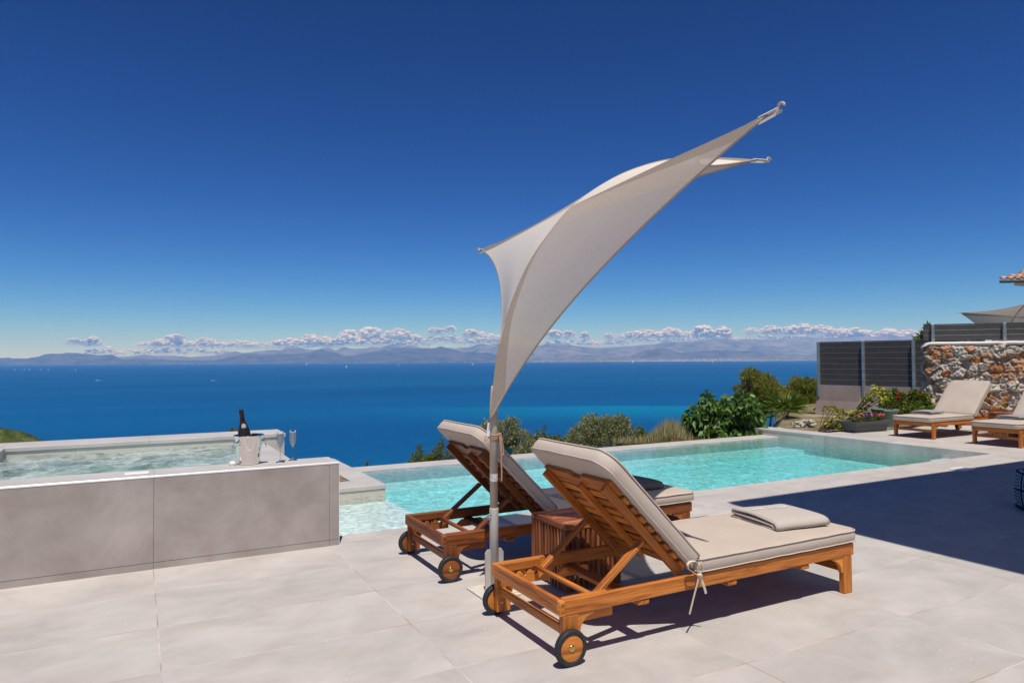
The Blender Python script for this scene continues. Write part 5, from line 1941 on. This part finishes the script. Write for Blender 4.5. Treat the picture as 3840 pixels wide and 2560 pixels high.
# town along the shore: a far-off mass of pale blocks
TOWN = leaf_mat('town_walls', [(.62, .56, .50), (.75, .72, .68), (.50, .34, .26), (.80, .78, .75), (.55, .47, .40)], 0, .9, .05)
g = G()
for i in range(900):
    u_ = random.random()
    px = 2000 + 1080 * (random.random() if u_ < .5 else min(1, max(0, random.gauss(.62, .2))))
    k = random.random() ** 2.2
    d = 19400 + 790 * k
    p = at_d(px, 1350, d)
    z = SEA_Z + 3 + 68 * k * random.uniform(.55, 1)
    w_, h_ = random.uniform(13, 33), random.uniform(8, 18)
    if random.random() < .02: w_ *= 4
    g.box((p.x, p.y, z + h_ / 2), (w_, random.uniform(10, 20), h_), Matrix.Rotation(-YAW, 3, 'Z'), 0, .2)
for i in range(160):
    px = random.uniform(600, 1960)
    p = at_d(px, 1350, 20040 + random.uniform(0, 110))
    g.box((p.x, p.y, SEA_Z + 10), (random.uniform(14, 42), 14, random.uniform(6, 11)), Matrix.Rotation(-YAW, 3, 'Z'), 0, .2)
tag(g.build('town', TOWN, fix=False), 'pale buildings of a town spread along the far shore', 'town', kind='stuff')

BOATW = simple('boat_white', (.85, .85, .84), .4, .3, vary=.03)
WAKE = simple('wake_foam', (.80, .84, .86), .9, .1, vary=.2, scale=.3)
SHIPR = simple('ship_paint', (.30, .22, .24), .6, .2)


def hull(g, L, B, H):
    rings = []
    for t in np.linspace(0, 1, 9):
        wv_ = B * (math.sin(min(1, t * 1.9 + .35) * math.pi / 2) if t < .5 else (1 - ((t - .5) / .5) ** 2.2)) + .02 * B
        x = (t - .5) * L
        rings.append([(x, -wv_ / 2, H), (x, -wv_ * .36, H * .15), (x, 0, -H * .15), (x, wv_ * .36, H * .15), (x, wv_ / 2, H)])
    g.loft(rings, True, True, False)


def boat(kind_, px, py, label, size_px, head=0.0):
    p = at_z(px, fix_y(px, py), SEA_Z)
    d = (p - CAM).dot(CF)
    s = size_px * .8 * d / FPX
    o = empty('sailing_boat' if kind_ == 'sail' else ('motor_boat' if kind_ == 'motor' else 'cargo_ship'), p, -YAW + head, label, 'boat' if kind_ != 'ship' else 'ship', {'sail': 'sailing boats off the far shore', 'motor': 'motor boats on the near sea'}.get(kind_))
    if kind_ == 'sail':
        g = G(); hull(g, s * .8, s * .24, s * .10); g.build('hull', BOATW, o)
        g = G(); g.tube([(0.02 * s, 0, 0), (0.02 * s, 0, s * 1.05)], s * .012, 6); g.build('mast', BOATW, o)
        g = G()
        for (x0, x1, zt) in ((-.34, .0, 1.0), (.04, .40, .85)):
            a = Vector((x0 * s, .02 * s, .14 * s)); b = Vector((x1 * s, -.01 * s, .14 * s)); c = Vector(((0 if x0 < 0 else .04) * s, 0, zt * s))
            rows = []
            for i in range(7):
                k = i / 6
                rows.append([tuple(a.lerp(c, k)), tuple((a.lerp(c, k) + b.lerp(c, k)) / 2 + Vector((0, .05 * s * (1 - k), 0))), tuple(b.lerp(c, k))])
            g.grid(np.array(rows))
        g.build('sails', BOATW, o)
    elif kind_ == 'motor':
        g = G(); hull(g, s, s * .3, s * .14); g.build('hull', BOATW, o)
        g = G(); g.bx(-.15 * s, .18 * s, -.10 * s, .10 * s, .13 * s, .27 * s, bev=.03 * s); g.build('cabin', BOATW, o)
        g = G()
        rows = []
        for i in range(18):
            t = i / 17
            wv_ = s * (.10 + .22 * t) * (1 - .5 * t * t)
            rows.append([(-.4 * s - t * s * 3.0, -wv_, .012 * s), (-.4 * s - t * s * 3.0, 0, .05 * s * (1 - t) + .012 * s), (-.4 * s - t * s * 3.0, wv_, .012 * s)])
        g.grid(np.array(rows)); g.build('wake', WAKE, o)
    else:
        g = G(); hull(g, s, s * .14, s * .07); g.build('hull', SHIPR, o)
        g = G(); g.bx(.27 * s, .40 * s, -.05 * s, .05 * s, .07 * s, .22 * s, bev=.01 * s); g.bx(.30 * s, .35 * s, -.02 * s, .02 * s, .22 * s, .28 * s, bev=.005 * s); g.build('bridge', BOATW, o)
        g = G()
        for k in range(4): g.bx((-.38 + k * .155) * s, (-.26 + k * .155) * s, -.05 * s, .05 * s, .069 * s, .10 * s, bev=.006 * s)
        g.build('hatch_covers', SHIPR, o)
    return o


boat('sail', 748, 1363.5, 'white sailing boat on the sea below the second far hill from the left', 6)
boat('sail', 1149, 1360, 'white sailing boat above the champagne flutes, left of two others', 9)
boat('sail', 1222, 1355.5, 'faint white sailing boat closest in to the far shore in the middle', 6)
boat('sail', 1299, 1368, 'white sailing boat standing lowest on the sea left of the sail pole', 10)
boat('sail', 1494, 1360, 'white sailing boat midway between the flutes and the grey mesh sail', 7)
boat('sail', 1773, 1357, 'white sailing boat directly left of the grey mesh sail', 9)
boat('sail', 2372, 1357, 'white sailing boat right of the grey mesh sail off the town', 11)
for i, x in enumerate((55, 91, 111, 152, 181, 283)):
    boat('sail', x, 1389.5 - (i % 2), ['tiny sailing dinghy first from the left edge of the sea', 'tiny sailing dinghy second from the left edge of the sea', 'tiny sailing dinghy third from the left edge of the sea', 'tiny sailing dinghy fourth from the left edge of the sea', 'tiny sailing dinghy fifth from the left edge of the sea', 'tiny sailing dinghy lying apart to the right of the five others'][i], 6, .3)
boat('motor', 362, 1425, 'white motor boat with its wake on the sea at far left', 11, math.pi - .1)
boat('motor', 795, 1420, 'white motor boat with its wake above the hot tub back wall', 10, math.pi - .1)
boat('ship', 2665, 1360, 'dark cargo ship lying off the town on the right', 27, 0)


# clouds: heaps of lumpy puffs far beyond the mountains
def ico(n_):
    import bmesh
    bm = bmesh.new()
    bmesh.ops.create_icosphere(bm, subdivisions=n_, radius=1)
    v = np.array([x.co[:] for x in bm.verts]); f = np.array([[q.index for q in x.verts] for x in bm.faces])
    bm.free()
    return v, f


ICO2_V, ICO2_F = ico(2)
ICO1_V, ICO1_F = ico(1)


def cloud_mat():
    m, nt, out = nm('cloud')
    p = nd(nt, 'ShaderNodeNewGeometry').outputs['Position']
    n = noise(nt, p, .0035, 6, .65)
    d = nd(nt, 'ShaderNodeBsdfDiffuse', {'Color': (.97, .96, .95)})
    t = nd(nt, 'ShaderNodeBsdfTranslucent', {'Color': (.97, .96, .96)})
    a = nd(nt, 'ShaderNodeMixShader', {0: .40, 1: d.outputs[0], 2: t.outputs[0]})
    nt.links.new(a.outputs[0], out.inputs['Surface'])
    return m


CLOUD = cloud_mat()
D_CLOUD = 56000.0


def cloud(label, lumps, n, seed, kind=None, group='white clouds over the far mountains'):
    """lumps: (px, base_y, half width px, height px)"""
    r = np.random.default_rng(seed)
    VV, FF = [], []
    o = 0
    r = np.random.default_rng(seed)
    sc = D_CLOUD / FPX
    wsum = sum(l[2] for l in lumps)
    for (cx_, by, hw, ht) in lumps:
        k = max(16, int(4.2 * n * hw / wsum))
        for i in range(k):
            t = r.uniform(-1, 1)
            env = (1 - t * t) ** .6
            y = by - ht * env * r.random() ** .8
            px = cx_ + t * hw
            rad = (1.5 + ht * .15 * env) * r.uniform(.5, 1.3)
            c = at_d(px, fix_y(px, y), D_CLOUD + r.uniform(-1, 1) * hw * sc * .8)
            v = ICO2_V * rad * sc
            q = v * 1.0
            nn = fbm((v[:, 0] + c.x) / 130.0, (v[:, 2] * 1.3 + c.y + v[:, 1]) / 130.0, seed + 5, 4) - .5
            v = v * (1 + 1.1 * nn[:, None]) * np.array([1.8, 1.6, .66])
            v = v + np.array(c)
            zb = at_d(px, fix_y(px, by + 1.0), D_CLOUD).z
            v[:, 2] = np.where(v[:, 2] < zb, zb + (v[:, 2] - zb) * .25, v[:, 2])
            VV.append(v); FF.append(ICO2_F + o); o += len(v)
        for i in range(int(k * 6)):
            t = r.normal() * .55
            env = max(.05, 1 - t * t) ** .6
            yy = by + 1.5 - abs(r.normal()) * ht * env * .60 if r.random() < .55 else by + 2 + abs(r.normal()) * 6
            c = at_d(cx_ + t * hw * 1.1, fix_y(cx_, yy), D_CLOUD + r.uniform(-1, 1) * hw * sc)
            rad = r.uniform(.35, 1.25) ** 1.4 * sc
            v = ICO1_V * np.array([1.6, 1.6, .8]) * rad + np.array(c)
            VV.append(v); FF.append(ICO1_F + o); o += len(v)
    me = bpy.data.meshes.new('cloud')
    me.from_pydata(np.concatenate(VV).tolist(), [], np.concatenate(FF).tolist())
    me.materials.append(CLOUD)
    me.polygons.foreach_set('use_smooth', [True] * len(me.polygons))
    ob = bpy.data.objects.new('cloud', me)
    COL.objects.link(ob)
    return tag(ob, label, 'cloud', group, kind)


cloud('small lone white cloud at far left above the low island hills', [(278, 1281, 30, 12), (322, 1284, 24, 10), (350, 1286, 30, 24)], 46, 1)
cloud('broad cloud heap left of the bottle with a pointed white crest', [(560, 1292, 50, 14), (610, 1291, 50, 24), (655, 1290, 50, 40), (700, 1292, 40, 20), (770, 1289, 50, 30), (830, 1290, 50, 14), (905, 1288, 60, 20), (960, 1290, 60, 14)], 130, 2)
cloud('low pinkish cloud strip resting on the left hills', [(345, 1324, 30, 18), (410, 1322, 30, 24), (480, 1326, 50, 18), (560, 1322, 60, 16), (640, 1318, 60, 16), (740, 1316, 70, 12), (840, 1318, 60, 10)], 80, 3)
cloud('cloud bank above the champagne flutes rising to the right in two steps', [(1050, 1288, 50, 22), (1095, 1284, 40, 26), (1165, 1282, 40, 40), (1210, 1282, 50, 30), (1250, 1284, 40, 22)], 90, 4)
cloud('tallest white cloud bank with three bright domes left of the mesh sail', [(1310, 1266, 50, 36), (1340, 1278, 80, 24), (1390, 1262, 50, 44), (1430, 1280, 80, 20), (1490, 1264, 60, 42), (1550, 1268, 50, 24), (1540, 1284, 70, 16)], 130, 5)
cloud('small thin cloud floating highest just left of the mesh sail', [(1628, 1234, 24, 16), (1655, 1233, 20, 12), (1690, 1224, 22, 14)], 34, 6)
cloud('small oval cloud close to the left edge of the mesh sail', [(1765, 1246, 30, 22), (1800, 1246, 24, 14)], 34, 7)
cloud('flat cloud under the two small clouds left of the mesh sail', [(1640, 1268, 50, 18), (1700, 1266, 34, 18), (1760, 1274, 60, 14), (1840, 1270, 60, 28), (1880, 1270, 30, 20)], 70, 8)
cloud('cloud touching the right edge of the mesh sail above the first peak', [(2080, 1256, 36, 24), (2130, 1254, 28, 20)], 40, 9)
cloud('short wedge shaped cloud second to the right of the mesh sail', [(2192, 1260, 20, 18)], 18, 10)
cloud('tiny cloud third to the right of the mesh sail', [(2282, 1257, 16, 13)], 14, 11)
cloud('long cloud bank over the town with a bright dome above the high peak', [(2330, 1262, 40, 12), (2380, 1260, 50, 22), (2425, 1260, 40, 28), (2480, 1261, 50, 20), (2520, 1262, 50, 36), (2580, 1263, 40, 22), (2632, 1262, 50, 42), (2690, 1264, 40, 26), (2715, 1266, 30, 40)], 160, 12)
cloud('low pink cloud strip under the clouds right of the mesh sail', [(2080, 1288, 60, 16), (2160, 1286, 60, 20), (2240, 1288, 60, 16), (2310, 1286, 50, 16), (2440, 1280, 90, 14), (2600, 1276, 90, 12)], 90, 13)
cloud('wide flat topped cloud bank left of the dark fence', [(2815, 1246, 30, 16), (2860, 1246, 40, 14), (2895, 1248, 40, 26), (2950, 1252, 50, 24), (3010, 1250, 60, 34), (3080, 1254, 60, 30), (3140, 1262, 60, 32), (3200, 1270, 60, 36), (3260, 1278, 50, 36), (3330, 1284, 60, 44), (3400, 1286, 60, 44), (3470, 1284, 60, 46)], 210, 14)
cloud('dim grey cloud layer under the cloud bank left of the fence', [(2760, 1276, 60, 12), (2860, 1274, 70, 16), (2980, 1272, 70, 14), (3100, 1280, 80, 16)], 70, 15)


def haze():
    m, nt, out = nm('haze_air')
    v = nd(nt, 'ShaderNodeVolumePrincipled', {'Color': (.22, .47, 1.0), 'Absorption Color': (1, 1, 1), 'Density': 4.6e-5, 'Anisotropy': .0})
    nt.links.new(v.outputs[0], out.inputs['Volume'])
    g = G()
    x0, x1, y0, y1, z0, z1 = -9400, 31500, -2400, 38500, SEA_Z - 6, 1230
    vs = [(x, y, z) for x in (x0, x1) for y in (y0, y1) for z in (z0, z1)]
    g.add(vs, [(0, 1, 3, 2), (4, 6, 7, 5), (0, 4, 5, 1), (2, 3, 7, 6), (0, 2, 6, 4), (1, 5, 7, 3)])
    return tag(g.build('haze', m), kind='stuff')


haze()
